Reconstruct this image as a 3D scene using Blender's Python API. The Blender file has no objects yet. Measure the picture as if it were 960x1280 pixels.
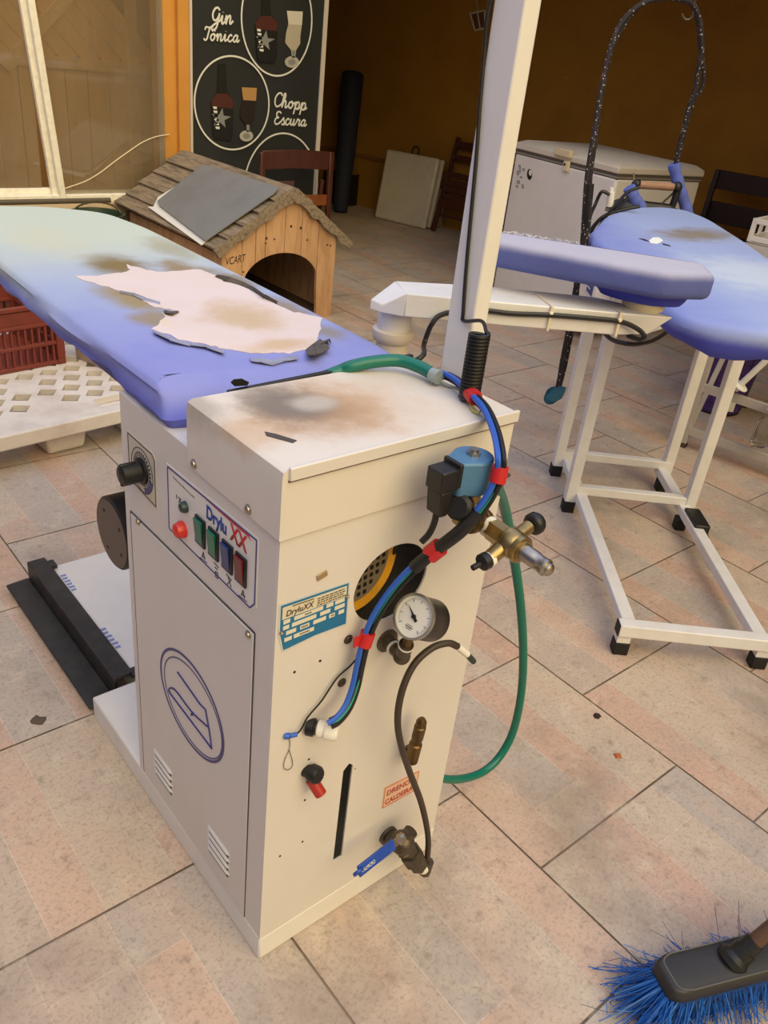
import bpy, bmesh, math, random
import numpy as np
from mathutils import Vector, Matrix
random.seed(7)
SC = bpy.context.scene
COL = SC.collection
PI = math.pi
EXPOSURE = 0.12
SKY_WARM = (1.5, 1.15, .38, 1)
SKY_COOL = (.46, .48, .98, 1)
SKY_TOP = (.80, .91, 1.26, 1)
LIGHTS = [('overcast_sun', (.1, .85, -.85), 2.3, 60, (1, .78, .30))]

# ------------------------------------------------------------------ camera
F_PX = 1029.5792050467855
CAM = np.array([-0.4581897, -0.66271964, 1.31329877])
RC = np.array([[0.7689545427244691, -0.630521407355434, 0.10560144927947349],
               [-0.2433835119249267, -0.4414639815022967, -0.8636399823764698],
               [0.5911627333877634, 0.6383982361368666, -0.49292424849143496]])
cd = bpy.data.cameras.new('camera')
cam = bpy.data.objects.new('camera', cd)
COL.objects.link(cam)
cd.sensor_fit = 'HORIZONTAL'; cd.sensor_width = 36.0; cd.lens = F_PX * 36.0 / 960.0
cd.clip_start = 0.02; cd.clip_end = 100
mw = Matrix.Identity(4)
for i in range(3):
    mw[i][0] = RC[0][i]; mw[i][1] = -RC[1][i]; mw[i][2] = -RC[2][i]; mw[i][3] = CAM[i]
cam.matrix_world = mw
SC.camera = cam

def ray(u, v): return RC.T @ np.array([(u - 480) / F_PX, (v - 640) / F_PX, 1.0])
def onz(u, v, z=0.0):
    d = ray(u, v); return Vector(CAM + (z - CAM[2]) / d[2] * d)
def onx(u, v, x=0.0):
    d = ray(u, v); return Vector(CAM + (x - CAM[0]) / d[0] * d)
def ony(u, v, y=0.0):
    d = ray(u, v); return Vector(CAM + (y - CAM[1]) / d[1] * d)
def onp(u, v, p0, n):
    d = ray(u, v); n = np.array(n, float); p0 = np.array(p0, float)
    return Vector(CAM + np.dot(n, p0 - CAM) / np.dot(n, d) * d)

# ------------------------------------------------------------------ materials
def lin(c):
    return tuple((x / 12.92 if x <= 0.04045 else ((x + 0.055) / 1.055) ** 2.4) for x in [k / 255.0 for k in c]) + (1.0,)

def M(name, col, rough=0.5, metal=0.0, var=0.0, vs=12.0, col2=None, bump=0.0, bs=60.0, spots=(), attr=None,
      stretch=None, spec=None, trans=0.0, emit=0.0, coat=0.0, fleck=None, alpha=1.0, ior=None, cover=None):
    m = bpy.data.materials.new(name); m.use_nodes = True
    nt = m.node_tree; N = nt.nodes; L = nt.links
    b = N['Principled BSDF']
    b.inputs['Roughness'].default_value = rough; b.inputs['Metallic'].default_value = metal
    if spec is not None: b.inputs['Specular IOR Level'].default_value = spec
    if trans: b.inputs['Transmission Weight'].default_value = trans
    if coat: b.inputs['Coat Weight'].default_value = coat
    if ior: b.inputs['IOR'].default_value = ior
    if alpha < 1: b.inputs['Alpha'].default_value = alpha
    tc = N.new('ShaderNodeTexCoord'); geo = N.new('ShaderNodeNewGeometry')
    vec = tc.outputs['Object']
    if stretch:
        mp = N.new('ShaderNodeMapping'); mp.inputs['Scale'].default_value = stretch
        L.new(vec, mp.inputs['Vector']); vec = mp.outputs['Vector']
    cur = None
    if attr:
        a = N.new('ShaderNodeAttribute'); a.attribute_name = attr; cur = a.outputs['Color']
    def rgb(c):
        r = N.new('ShaderNodeRGB'); r.outputs[0].default_value = lin(c); return r.outputs[0]
    if cur is None: cur = rgb(col)
    def mix(f, a, c, mode='MIX'):
        x = N.new('ShaderNodeMix'); x.data_type = 'RGBA'; x.blend_type = mode
        if isinstance(f, float): x.inputs[0].default_value = f
        else: L.new(f, x.inputs[0])
        L.new(a, x.inputs[6]); L.new(c, x.inputs[7]); return x.outputs[2]
    def noise(scale, detail=6, v=None, rough_=0.6):
        n = N.new('ShaderNodeTexNoise'); n.inputs['Scale'].default_value = scale; n.inputs['Detail'].default_value = detail
        n.inputs['Roughness'].default_value = rough_
        L.new(v if v is not None else vec, n.inputs['Vector']); return n.outputs['Fac']
    def rng(val, a, b_, c=0.0, d=1.0):
        r = N.new('ShaderNodeMapRange'); r.interpolation_type = 'SMOOTHSTEP'
        r.inputs[1].default_value = a; r.inputs[2].default_value = b_; r.inputs[3].default_value = c; r.inputs[4].default_value = d
        L.new(val, r.inputs[0]); return r.outputs[0]
    if var:
        c2 = col2 or tuple(int(x * 0.6) for x in col)
        cur = mix(rng(noise(vs), 0.38, 0.72, 0.0, var), cur, rgb(c2))
    if cover:   # long gradient of wear and painted light along world axes: (axis vector, a, b, colour, strength)
        for (ax, a_, b_, cc, st) in cover:
            d = N.new('ShaderNodeVectorMath'); d.operation = 'DOT_PRODUCT'; d.inputs[1].default_value = ax
            L.new(geo.outputs['Position'], d.inputs[0])
            ns = noise(7.0, 4, geo.outputs['Position'])
            ad = N.new('ShaderNodeMath'); ad.operation = 'MULTIPLY_ADD'; ad.inputs[1].default_value = abs(b_ - a_) * 0.5
            L.new(ns, ad.inputs[0]); L.new(d.outputs['Value'], ad.inputs[2])
            off = abs(b_ - a_) * 0.25
            cur = mix(rng(ad.outputs[0], a_ + off, b_ + off, 0.0, st), cur, rgb(cc))
    for (c, rad, cc, st) in spots:
        s = N.new('ShaderNodeVectorMath'); s.operation = 'SUBTRACT'; s.inputs[1].default_value = c
        L.new(geo.outputs['Position'], s.inputs[0])
        q = N.new('ShaderNodeVectorMath'); q.operation = 'DIVIDE'; q.inputs[1].default_value = rad
        L.new(s.outputs[0], q.inputs[0])
        l = N.new('ShaderNodeVectorMath'); l.operation = 'LENGTH'; L.new(q.outputs[0], l.inputs[0])
        ns = noise(16.0, 6, geo.outputs['Position'], 0.65)
        ad = N.new('ShaderNodeMath'); ad.operation = 'MULTIPLY_ADD'; ad.inputs[1].default_value = 1.1
        L.new(ns, ad.inputs[0]); L.new(l.outputs['Value'], ad.inputs[2])
        cur = mix(rng(ad.outputs[0], 0.75, 1.6, st, 0.0), cur, rgb(cc))
    if fleck:   # (scale, threshold, colour)
        v = N.new('ShaderNodeTexVoronoi'); v.inputs['Scale'].default_value = fleck[0]; L.new(vec, v.inputs['Vector'])
        cur = mix(rng(v.outputs['Distance'], fleck[1] * 0.6, fleck[1], 1.0, 0.0), cur, rgb(fleck[2]))
    L.new(cur, b.inputs['Base Color'])
    if emit:
        L.new(cur, b.inputs['Emission Color']); b.inputs['Emission Strength'].default_value = emit
    if bump:
        bp = N.new('ShaderNodeBump'); bp.inputs['Strength'].default_value = bump; bp.inputs['Distance'].default_value = 0.004
        L.new(noise(bs, 5), bp.inputs['Height']); L.new(bp.outputs[0], b.inputs['Normal'])
    return m

# ------------------------------------------------------------------ mesh builder
def cat(pts, n=8):
    pts = [Vector(p) for p in pts]
    if len(pts) < 3: return pts
    out = []
    P = [pts[0] * 2 - pts[1]] + pts + [pts[-1] * 2 - pts[-2]]
    for i in range(1, len(P) - 2):
        a, b, c, d = P[i - 1], P[i], P[i + 1], P[i + 2]
        for k in range(n):
            t = k / n
            out.append(0.5 * ((2 * b) + (c - a) * t + (2 * a - 5 * b + 4 * c - d) * t * t + (3 * b - a - 3 * c + d) * t ** 3))
    out.append(pts[-1]); return out

def frame(n):
    n = Vector(n).normalized()
    a = Vector((0, 0, 1)) if abs(n.z) < 0.9 else Vector((1, 0, 0))
    x = a.cross(n).normalized(); return x, n.cross(x).normalized(), n

class MB:
    def __init__(s): s.bm = bmesh.new()
    def box(s, lo, hi):
        lo, hi = Vector(lo), Vector(hi)
        return s.obox((lo + hi) / 2, hi - lo)
    def obox(s, c, size, ax=None, ay=None):
        ax = Vector(ax or (1, 0, 0)).normalized()
        ay = Vector(ay or (0, 1, 0)); ay = (ay - ax * ay.dot(ax)).normalized(); az = ax.cross(ay)
        c = Vector(c); v = []
        for dz in (-.5, .5):
            for dx, dy in ((-.5, -.5), (.5, -.5), (.5, .5), (-.5, .5)):
                v.append(s.bm.verts.new(c + ax * dx * size[0] + ay * dy * size[1] + az * dz * size[2]))
        for f in ((3, 2, 1, 0), (4, 5, 6, 7), (0, 1, 5, 4), (1, 2, 6, 5), (2, 3, 7, 6), (3, 0, 4, 7)):
            s.bm.faces.new([v[i] for i in f])
        return s
    def bar(s, p0, p1, w, h, up=(0, 0, 1)):
        p0, p1 = Vector(p0), Vector(p1); d = p1 - p0
        return s.obox((p0 + p1) / 2, (d.length, w, h), d, Vector(up).cross(d))
    def loft(s, rings, cap=True, closed=True):
        R = [[s.bm.verts.new(p) for p in r] for r in rings]
        n = len(R[0])
        for a, b in zip(R, R[1:]):
            for i in range(n if closed else n - 1):
                j = (i + 1) % n
                try: s.bm.faces.new((a[i], a[j], b[j], b[i]))
                except ValueError: pass
        if cap:
            s.bm.faces.new(list(reversed(R[0]))); s.bm.faces.new(R[-1])
        return s
    def prism(s, poly, vec):
        poly = [Vector(p) for p in poly]; vec = Vector(vec)
        return s.loft([poly, [p + vec for p in poly]])
    def cyl(s, p0, p1, r0, r1=None, seg=20):
        r1 = r0 if r1 is None else r1
        p0, p1 = Vector(p0), Vector(p1); x, y, _ = frame(p1 - p0)
        ring = lambda p, r: [p + (x * math.cos(2 * PI * k / seg) + y * math.sin(2 * PI * k / seg)) * r for k in range(seg)]
        return s.loft([ring(p0, r0), ring(p1, r1)])
    def lathe(s, o, axis, prof, seg=24, cap=True):
        o = Vector(o); x, y, n = frame(axis)
        return s.loft([[o + n * h + (x * math.cos(2 * PI * k / seg) + y * math.sin(2 * PI * k / seg)) * max(r, 1e-4) for k in range(seg)] for r, h in prof], cap)
    def tube(s, pts, r, seg=10, smooth=8, flat=1.0):
        pts = cat(pts, smooth) if smooth else [Vector(p) for p in pts]
        rings = []; px = None
        for i, p in enumerate(pts):
            t = (pts[min(i + 1, len(pts) - 1)] - pts[max(i - 1, 0)])
            if t.length < 1e-9: continue
            t.normalize()
            if px is None: px = frame(t)[0]
            px = (px - t * px.dot(t)).normalized(); py = t.cross(px)
            rr = r(i / (len(pts) - 1)) if callable(r) else r
            rings.append([p + (px * math.cos(2 * PI * k / seg) + py * math.sin(2 * PI * k / seg) * flat) * rr for k in range(seg)])
        return s.loft(rings)
    def ball(s, c, r, sc=(1, 1, 1), u=16, v=10):
        c = Vector(c)
        m = Matrix.Translation(c) @ Matrix.Diagonal((r * sc[0], r * sc[1], r * sc[2], 1))
        bmesh.ops.create_uvsphere(s.bm, u_segments=u, v_segments=v, radius=1, matrix=m); return s
    def holed(s, outer, holes, depth):
        """flat sheet with real holes, given thickness along depth"""
        es = []
        loops = [outer] + list(holes)
        for lp in loops:
            vs = [s.bm.verts.new(p) for p in lp]
            es += [s.bm.edges.new((vs[i], vs[(i + 1) % len(vs)])) for i in range(len(vs))]
        r = bmesh.ops.triangle_fill(s.bm, use_beauty=True, use_dissolve=False, edges=es)
        fs = [g for g in r['geom'] if isinstance(g, bmesh.types.BMFace)]
        e = bmesh.ops.extrude_face_region(s.bm, geom=fs)
        bmesh.ops.translate(s.bm, vec=Vector(depth), verts=[g for g in e['geom'] if isinstance(g, bmesh.types.BMVert)])
        return s
    def face(s, pts):
        s.bm.faces.new([s.bm.verts.new(p) for p in pts]); return s

def wloc(o):
    l = Vector((0, 0, 0))
    while o is not None: l += o.location; o = o.parent
    return l

def obj(name, mb, mat, parent=None, bevel=0.0, seg=2, smooth=True, label=None, sub=0, ang=40):
    bm = mb.bm
    bmesh.ops.recalc_face_normals(bm, faces=bm.faces)
    off = wloc(parent) if parent else Vector((0, 0, 0))
    o_loc = Vector((0, 0, 0))
    if parent is None and len(bm.verts):
        xs = [v.co for v in bm.verts]
        o_loc = Vector(((min(p.x for p in xs) + max(p.x for p in xs)) / 2, (min(p.y for p in xs) + max(p.y for p in xs)) / 2, min(p.z for p in xs)))
    for v in bm.verts: v.co -= off + o_loc
    if smooth:
        for f in bm.faces: f.smooth = True
        for e in bm.edges:
            if len(e.link_faces) == 2 and e.calc_face_angle(0) > math.radians(ang): e.smooth = False
            elif len(e.link_faces) != 2: e.smooth = False
    me = bpy.data.meshes.new(name); bm.to_mesh(me); bm.free()
    o = bpy.data.objects.new(name, me); COL.objects.link(o); o.location = o_loc
    if mat: me.materials.append(mat)
    if parent: o.parent = parent
    if bevel:
        b = o.modifiers.new('bevel', 'BEVEL'); b.width = bevel; b.segments = seg; b.limit_method = 'ANGLE'; b.angle_limit = math.radians(35)
    if sub:
        b = o.modifiers.new('sub', 'SUBSURF'); b.levels = sub; b.render_levels = sub
    if label: o['label'] = label
    return o

def tag(o, label, catg, group=None, kind=None):
    o['label'] = label; o['category'] = catg
    if group: o['group'] = group
    if kind: o['kind'] = kind
    return o
def thing(name, loc, label, catg, group=None):
    o = bpy.data.objects.new(name, None); o.empty_display_size = 0.05
    COL.objects.link(o); o.location = Vector(loc); return tag(o, label, catg, group)
def struct(name, mb, mat, **k):
    o = obj(name, mb, mat, **k); o['kind'] = 'structure'; return o

def text(name, body, origin, ax, ay, size, mat, parent, depth=0.0004, shear=0.0, squash=1.0, bold=0.0, align='LEFT'):
    c = bpy.data.curves.new('txt', 'FONT'); c.body = body; c.size = 1.0; c.shear = shear; c.offset = bold; c.align_x = align
    o = bpy.data.objects.new('txt', c); COL.objects.link(o)
    bpy.context.view_layer.update()
    me = bpy.data.meshes.new_from_object(o.evaluated_get(bpy.context.evaluated_depsgraph_get()))
    bpy.data.objects.remove(o); bpy.data.curves.remove(c)
    ax, ay = Vector(ax).normalized(), Vector(ay).normalized(); az = ax.cross(ay); origin = Vector(origin)
    mb = MB(); mb.bm.from_mesh(me); bpy.data.meshes.remove(me)
    for v in mb.bm.verts:
        p = v.co.copy(); v.co = origin + ax * p.x * size * squash + ay * p.y * size
    r = bmesh.ops.extrude_face_region(mb.bm, geom=list(mb.bm.faces))
    bmesh.ops.translate(mb.bm, vec=az * depth, verts=[g for g in r['geom'] if isinstance(g, bmesh.types.BMVert)])
    return obj(name, mb, mat, parent, smooth=False)

def circ(c, ax, ay, rx, ry=None, n=40, a0=0.0, a1=2 * PI):
    ry = rx if ry is None else ry
    c, ax, ay = Vector(c), Vector(ax), Vector(ay)
    full = abs(a1 - a0 - 2 * PI) < 1e-6
    return [c + ax * rx * math.cos(a0 + (a1 - a0) * k / (n if full else n - 1)) + ay * ry * math.sin(a0 + (a1 - a0) * k / (n if full else n - 1)) for k in range(n)]
def ringband(mb, c, ax, ay, rx, ry, w, depth, n=56):
    o = circ(c, ax, ay, rx, ry, n); i = circ(c, ax, ay, rx - w, ry - w, n); d = Vector(depth)
    loops = [o, i, [p + d for p in i], [p + d for p in o]]
    V = [[mb.bm.verts.new(p) for p in l] for l in loops]
    for k in range(n):
        j = (k + 1) % n
        for a in range(4):
            b = (a + 1) % 4
            mb.bm.faces.new((V[a][k], V[a][j], V[b][j], V[b][k]))
    return mb

X, Y, Z = Vector((1, 0, 0)), Vector((0, 1, 0)), Vector((0, 0, 1))

# palette
m_white = M('white enamel', (226, 222, 218), .38, var=.25, vs=9, col2=(206, 200, 190), bump=.05, bs=200)
m_tube = M('white tube paint', (224, 222, 222), .42, var=.3, vs=14, col2=(198, 192, 184))
m_black = M('black plastic', (24, 23, 23), .45)
m_blackmetal = M('worn black steel', (30, 29, 29), .5, var=.6, vs=25, col2=(58, 54, 50), bump=.2, bs=120)
m_rubber = M('black rubber', (18, 18, 18), .7)
m_brass = M('brass', (168, 146, 100), .36, .9, var=.5, vs=40, col2=(112, 92, 60))
m_oldbrass = M('tarnished brass', (120, 96, 58), .45, .9, var=.6, vs=45, col2=(66, 54, 38))
m_steel = M('steel', (172, 164, 152), .36, 1.0)
m_darksteel = M('dirty steel', (104, 94, 82), .5, .8, var=.6, vs=50, col2=(60, 52, 44))
m_green = M('green hose', (8, 108, 92), .35, var=.2, vs=60, col2=(4, 84, 72))
m_bluewire = M('blue wire', (44, 92, 190), .4)
m_greenwire = M('green wire', (30, 150, 120), .4)
m_red = M('red plastic', (164, 42, 36), .4)
m_tape = M('red tape', (190, 36, 38), .45)
m_coil = M('steel blue coil', (74, 118, 156), .4, var=.2, vs=50)
m_ptfe = M('white thread tape', (226, 222, 214), .6)
m_hole = M('dark inside', (14, 12, 11), .9)
m_navy = M('navy print', (58, 56, 120), .45)
m_bluep = M('blue print', (30, 64, 150), .45)
m_redp = M('red print', (184, 36, 44), .45)
m_ink = M('dark ink', (52, 50, 58), .5)
m_paper = M('off white label', (226, 222, 206), .45)

# ------------------------------------------------------------------ setting: floor
def build_floor():
    v, f, cols = [], [], []
    def quad(x0, x1, y0, y1, c, z=0.0):
        i = len(v); v.extend([(x0, y0, z), (x1, y0, z), (x1, y1, z), (x0, y1, z)]); f.append((i, i + 1, i + 2, i + 3)); cols.append(c)
    R = random.Random(11)
    TW, TL, G = 0.4575, 0.45, 0.0022
    pink = [(200, 168, 148), (196, 164, 144), (202, 174, 154), (196, 168, 150)]
    beige = [(196, 178, 160), (190, 172, 156), (186, 172, 160), (198, 180, 160), (182, 170, 160)]
    seam = (212, 192, 174)
    offs = {-1: .22, 0: .065, 1: -.155, 2: .11}
    def put(tx0, tx1, ty0, ty1):
        flip = R.random() < .5
        ws = [.09, .125, .088, .1345]
        if flip: ws = ws[::-1]
        s = sum(ws); x = tx0; k = (TW - 2 * G) / s
        for i, w in enumerate(ws):
            w *= k; ispink = (i % 2 == 0) != flip
            pal = pink if ispink else beige
            xa, xb = x + (.0009 if i else 0), x + w - (.0009 if i < 3 else 0)
            cut = None
            if R.random() < .3: cut = ty0 + (ty1 - ty0) * R.choice([.22, .26, .74, .78])
            if cut:
                quad(xa, xb, ty0, cut - .0009, R.choice(pal)); quad(xa, xb, cut - .0009, cut + .0009, seam)
                quad(xa, xb, cut + .0009, ty1, R.choice(beige))
            else: quad(xa, xb, ty0, ty1, R.choice(pal))
            if i < 3: quad(xb, xb + .0018, ty0, ty1, seam)
            x += w
    for k in range(-6, 15):
        x0 = .065 + TW * k
        o = offs.get(k, (.11 - .19 * (k - 2)) % TL)
        j0 = math.floor((-6.0 - o) / TL)
        y = o + j0 * TL
        while y < 7.2:
            put(x0 + G, x0 + TW - G, y + G, y + TL - G); y += TL
    me = bpy.data.meshes.new('floor'); me.from_pydata(v, [], f)
    ca = me.color_attributes.new('tone', 'FLOAT_COLOR', 'CORNER')
    data = []
    for c in cols:
        l = lin(c)
        data += list(l) * 4
    ca.data.foreach_set('color', data)
    # grout bed under the tiles and its skirt
    bm = bmesh.new(); bm.from_mesh(me)
    lay = bm.loops.layers.float_color['tone']
    vs = [bm.verts.new(p) for p in ((-2.8, -6.2, -.0018), (7.0, -6.2, -.0018), (7.0, 7.4, -.0018), (-2.8, 7.4, -.0018))]
    g = bm.faces.new(vs)
    for lp in g.loops: lp[lay] = lin((104, 86, 68))
    bm.to_mesh(me); bm.free()
    o = bpy.data.objects.new('floor', me); COL.objects.link(o); o['kind'] = 'structure'
    m = M('printed floor tile', (200, 176, 154), .42, attr='tone')
    nt = m.node_tree; N = nt.nodes; L = nt.links; b = N['Principled BSDF']
    src = b.inputs['Base Color'].links[0].from_socket
    geo = N.new('ShaderNodeNewGeometry')
    def noise(sc, det, stretch=None):
        n = N.new('ShaderNodeTexNoise'); n.inputs['Scale'].default_value = sc; n.inputs['Detail'].default_value = det; n.inputs['Roughness'].default_value = .65
        mp = N.new('ShaderNodeMapping'); mp.inputs['Scale'].default_value = stretch or (1, 1, 1)
        L.new(geo.outputs['Position'], mp.inputs['Vector']); L.new(mp.outputs[0], n.inputs['Vector']); return n.outputs['Fac']
    def layer(src, fac, a, b_, st, c):
        r = N.new('ShaderNodeMapRange'); r.interpolation_type = 'SMOOTHSTEP'
        r.inputs[1].default_value = a; r.inputs[2].default_value = b_; r.inputs[3].default_value = 0; r.inputs[4].default_value = st
        L.new(fac, r.inputs[0])
        x = N.new('ShaderNodeMix'); x.data_type = 'RGBA'; L.new(r.outputs[0], x.inputs[0]); L.new(src, x.inputs[6])
        x.inputs[7].default_value = lin(c); return x.outputs[2]
    src = layer(src, noise(9, 6, (1, .25, 1)), .45, .75, .45, (214, 176, 152))
    src = layer(src, noise(4, 9), .44, .70, .5, (166, 154, 146))
    src = layer(src, noise(14, 9), .5, .68, .5, (212, 196, 176))
    src = layer(src, noise(2.2, 6), .48, .72, .5, (136, 118, 100))
    src = layer(src, noise(24, 10), .54, .74, .5, (122, 106, 90))
    src = layer(src, noise(160, 4), .52, .66, .4, (134, 118, 102))
    src = layer(src, noise(90, 6), .5, .7, .35, (120, 104, 90))
    src = layer(src, noise(70, 4), .70, .76, .7, (70, 58, 48))
    L.new(src, b.inputs['Base Color'])
    bp = N.new('ShaderNodeBump'); bp.inputs['Strength'].default_value = .15; bp.inputs['Distance'].default_value = .003
    L.new(noise(30, 6), bp.inputs['Height']); L.new(bp.outputs[0], b.inputs['Normal'])
    b.inputs['Specular IOR Level'].default_value = .35
    me.materials.append(m)
build_floor()

# ------------------------------------------------------------------ setting: walls
WY = 4.0
m_plaster = M('weathered plaster', (206, 186, 160), .85, var=.6, vs=7, col2=(160, 136, 108), bump=.4, bs=40)
m_ochre = M('ochre wall paint', (206, 146, 66), .75, var=.3, vs=5, col2=(180, 118, 48), bump=.2, bs=50)
m_ochre2 = M('deep ochre wall paint', (160, 114, 32), .85, var=.5, vs=2.5, col2=(132, 88, 25), bump=.2, bs=30,
             fleck=(6.0, .035, (190, 176, 150)))
m_frame = M('chipped white window paint', (238, 234, 226), .6, var=.3, vs=30, col2=(190, 176, 156), bump=.3, bs=60)
SILL = .417
w = MB(); w.box((-2.6, WY, 0), (2.9, WY + .16, SILL - .03))
w.box((-2.6, WY, 2.3), (2.9, WY + .16, 2.9))
w.box((-2.6, WY, SILL - .03), (-.9, WY + .16, 2.3))
w.box((-1.0, WY - .07, SILL - .075), (1.86, WY + .16, SILL - .03))
struct('wall_left', w, m_plaster)
w = MB(); w.box((1.93, WY - .01, SILL - .03), (2.9, WY + .16, 2.3)); w.box((1.853, WY + .02, SILL - .03), (1.93, WY + .16, 2.3))
struct('trim_1', w, m_ochre)
# recess walls, roof
wd = Vector((-.243, 1, 0)).normalized()
W0 = Vector((4.489, 5.545, 0)); wn = Vector((wd.y, -wd.x, 0))     # wn points away from the court (outwards, +x)
def wallpt(s, d=0, z=0): return W0 + wd * s - wn * d + Z * z
w = MB(); w.prism([wallpt(2.4), wallpt(-9), wallpt(-9, -.2), wallpt(2.4, -.2)], Z * 2.9)
struct('wall_back', w, m_ochre2)
w = MB(); w.box((2.9, 7.0, 0), (4.6, 7.2, 2.9)); struct('wall_far', w, m_ochre2)  # unseen end wall, added to stop light leaking into the recess
w = MB(); w.box((2.74, WY + .16, 0), (2.9, 7.0, 2.9)); struct('wall_inner', w, m_ochre2)
w = MB()
w.prism([wallpt(2.2, 0, .40), wallpt(-2.0, 0, .40), wallpt(-2.0, .012, .40), wallpt(2.2, .012, .40)], Z * .035)
struct('trim_2', w, M('wall rail', (140, 92, 44), .6))
w = MB(); w.box((2.85, -3.3, 2.55), (7.2, 7.3, 2.7)); w.box((2.85, -3.3, 2.25), (2.97, 7.3, 2.55))
struct('ceiling', w, M('roof underside', (120, 96, 72), .8, var=.4, vs=6))
w = MB(); w.box((2.3, -3.4, 0), (7.2, -3.2, 2.6)); w.box((-2.8, -6.2, 0), (2.3, -6.0, 1.7)); w.box((2.2, -6.2, 0), (2.3, -3.2, 2.6)); struct('wall_front_bounce', w, M('warm bounce wall', (226, 168, 84), .8, var=.3, vs=3))  # unseen walls added for warm bounce and to keep sun from under the roof
w = MB(); w.box((-2.3, -6.2, 0), (-2.2, WY, 2.7)); struct('wall_right_shade', w, M('cool shading wall', (106, 110, 148), .8, var=.3, vs=3))  # unseen wall added to darken and cool the faces turned to it
# --- window
m_glass = bpy.data.materials.new('hazed window glass'); m_glass.use_nodes = True  # haze and extra brightness painted on the pane as a diffuse layer
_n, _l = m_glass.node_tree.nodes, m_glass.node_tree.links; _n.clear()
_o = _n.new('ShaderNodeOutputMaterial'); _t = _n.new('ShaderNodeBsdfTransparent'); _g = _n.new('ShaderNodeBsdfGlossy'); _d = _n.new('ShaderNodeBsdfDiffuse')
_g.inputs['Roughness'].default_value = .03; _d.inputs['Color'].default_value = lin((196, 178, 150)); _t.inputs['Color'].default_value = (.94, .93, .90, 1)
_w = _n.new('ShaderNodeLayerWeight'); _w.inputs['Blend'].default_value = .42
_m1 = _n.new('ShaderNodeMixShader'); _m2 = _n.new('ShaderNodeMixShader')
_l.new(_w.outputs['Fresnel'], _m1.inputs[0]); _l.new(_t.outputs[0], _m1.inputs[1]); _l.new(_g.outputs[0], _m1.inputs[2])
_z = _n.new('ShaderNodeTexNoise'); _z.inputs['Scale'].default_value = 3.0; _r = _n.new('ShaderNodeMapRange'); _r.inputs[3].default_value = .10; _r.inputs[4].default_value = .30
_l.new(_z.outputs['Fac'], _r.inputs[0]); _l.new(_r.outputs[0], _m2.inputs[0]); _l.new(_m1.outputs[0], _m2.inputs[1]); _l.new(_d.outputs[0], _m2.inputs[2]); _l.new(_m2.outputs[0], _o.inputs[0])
win = bpy.data.objects.new('window_1', None); COL.objects.link(win); win.location = (.9, WY, SILL); win['kind'] = 'structure'
f = MB()
f.box((-.9, WY - .03, SILL - .03), (1.86, WY + .05, SILL + .008))            # bottom rail
f.box((-.9, WY + .015, SILL + .008), (1.205, WY + .05, SILL + .036))          # sash bottom, left half
f.box((1.205, WY + .02, SILL + .008), (1.86, WY + .045, SILL + .022))
f.box((-.9, WY - .03, 2.26), (1.86, WY + .05, 2.3))
mbot, mtop = ony(77, 246, WY - .01), ony(37, 0, WY - .01)
mdir = (mtop - mbot)
f.bar(mbot - mdir * .01, mbot + mdir * 2.1, .05, .035, up=(1, 0, 0))
f.bar(mbot + Vector((-.03, .02, 0)), mbot + mdir * 2.1 + Vector((-.03, .02, 0)), .03, .03, up=(1, 0, 0))
f.box((-.9, WY - .02, SILL), (-.86, WY + .05, 2.3))
f.bar(Vector((1.842, WY + .03, SILL)), Vector((1.842, WY + .03, 2.28)), .03, .02, up=(1, 0, 0))
obj('window_frame', f, m_frame, win, bevel=.003)
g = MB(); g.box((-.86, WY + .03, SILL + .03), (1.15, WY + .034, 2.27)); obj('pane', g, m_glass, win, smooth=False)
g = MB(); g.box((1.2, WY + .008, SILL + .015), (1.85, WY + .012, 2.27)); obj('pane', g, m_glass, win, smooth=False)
cr = MB(); cr.tube([ony(*p, WY + .006) for p in ((80, 236), (92, 232), (108, 226), (125, 216), (142, 203), (160, 190), (178, 178), (195, 171), (212, 168))], .003, 6)
obj('crack', cr, M('glass crack', (216, 200, 176), .5), win)
# made-up room behind the glass: boards and brace stand in for reflections
m_plank = M('reflected planks', (228, 182, 126), .6, var=.6, vs=6, col2=(190, 140, 88), stretch=(1, 1, .3))
m_plankd = M('reflected brace', (236, 196, 140), .55, var=.4, vs=8, col2=(140, 96, 52))
w = MB(); yb = WY + .75
w.box((-1.2, yb + .05, 0), (2.7, yb + .1, 2.6)); w.box((-1.2, WY + .16, 0), (2.74, yb + .05, .02))
struct('wall_reflected', w, M('reflection backing', (140, 98, 58), .8, var=.4, vs=4))
w = MB()
for k in range(30):
    o = -1.6 + k * .13
    # diagonal boards standing in for the reflected planks
    a = Vector((o, yb + .03, 1.02)); b = a + Vector((-1.1, 0, 1.1)) * 1.3
    w.obox((a + b) / 2, ((b - a).length, .089, .03), b - a, Vector((1, 0, 1)))
for k in range(28):
    x = -1.1 + k * .135; w.box((x, yb + .02, .02), (x + .128, yb + .045, 1.02))
struct('trim_3', w, m_plank)
w = MB()
for (a, b) in (((.75, 1.0), (2.2, 2.45)), ((1.25, .96), (2.7, 2.41)), ((1.52, 1.45), (1.78, 1.78))):
    w.obox(Vector(((a[0] + b[0]) / 2, yb, (a[1] + b[1]) / 2)), (math.dist(a, b), .06, .045), Vector((b[0] - a[0], 0, b[1] - a[1])), Vector((-(b[1] - a[1]), 0, b[0] - a[0])))
for x in (.62, 1.12, 1.98): w.box((x, yb - .02, .02), (x + .06, yb + .03, 2.6))
w.box((-1.1, yb - .01, .98), (2.7, yb + .03, 1.04))
struct('trim_4', w, m_plankd)

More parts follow.
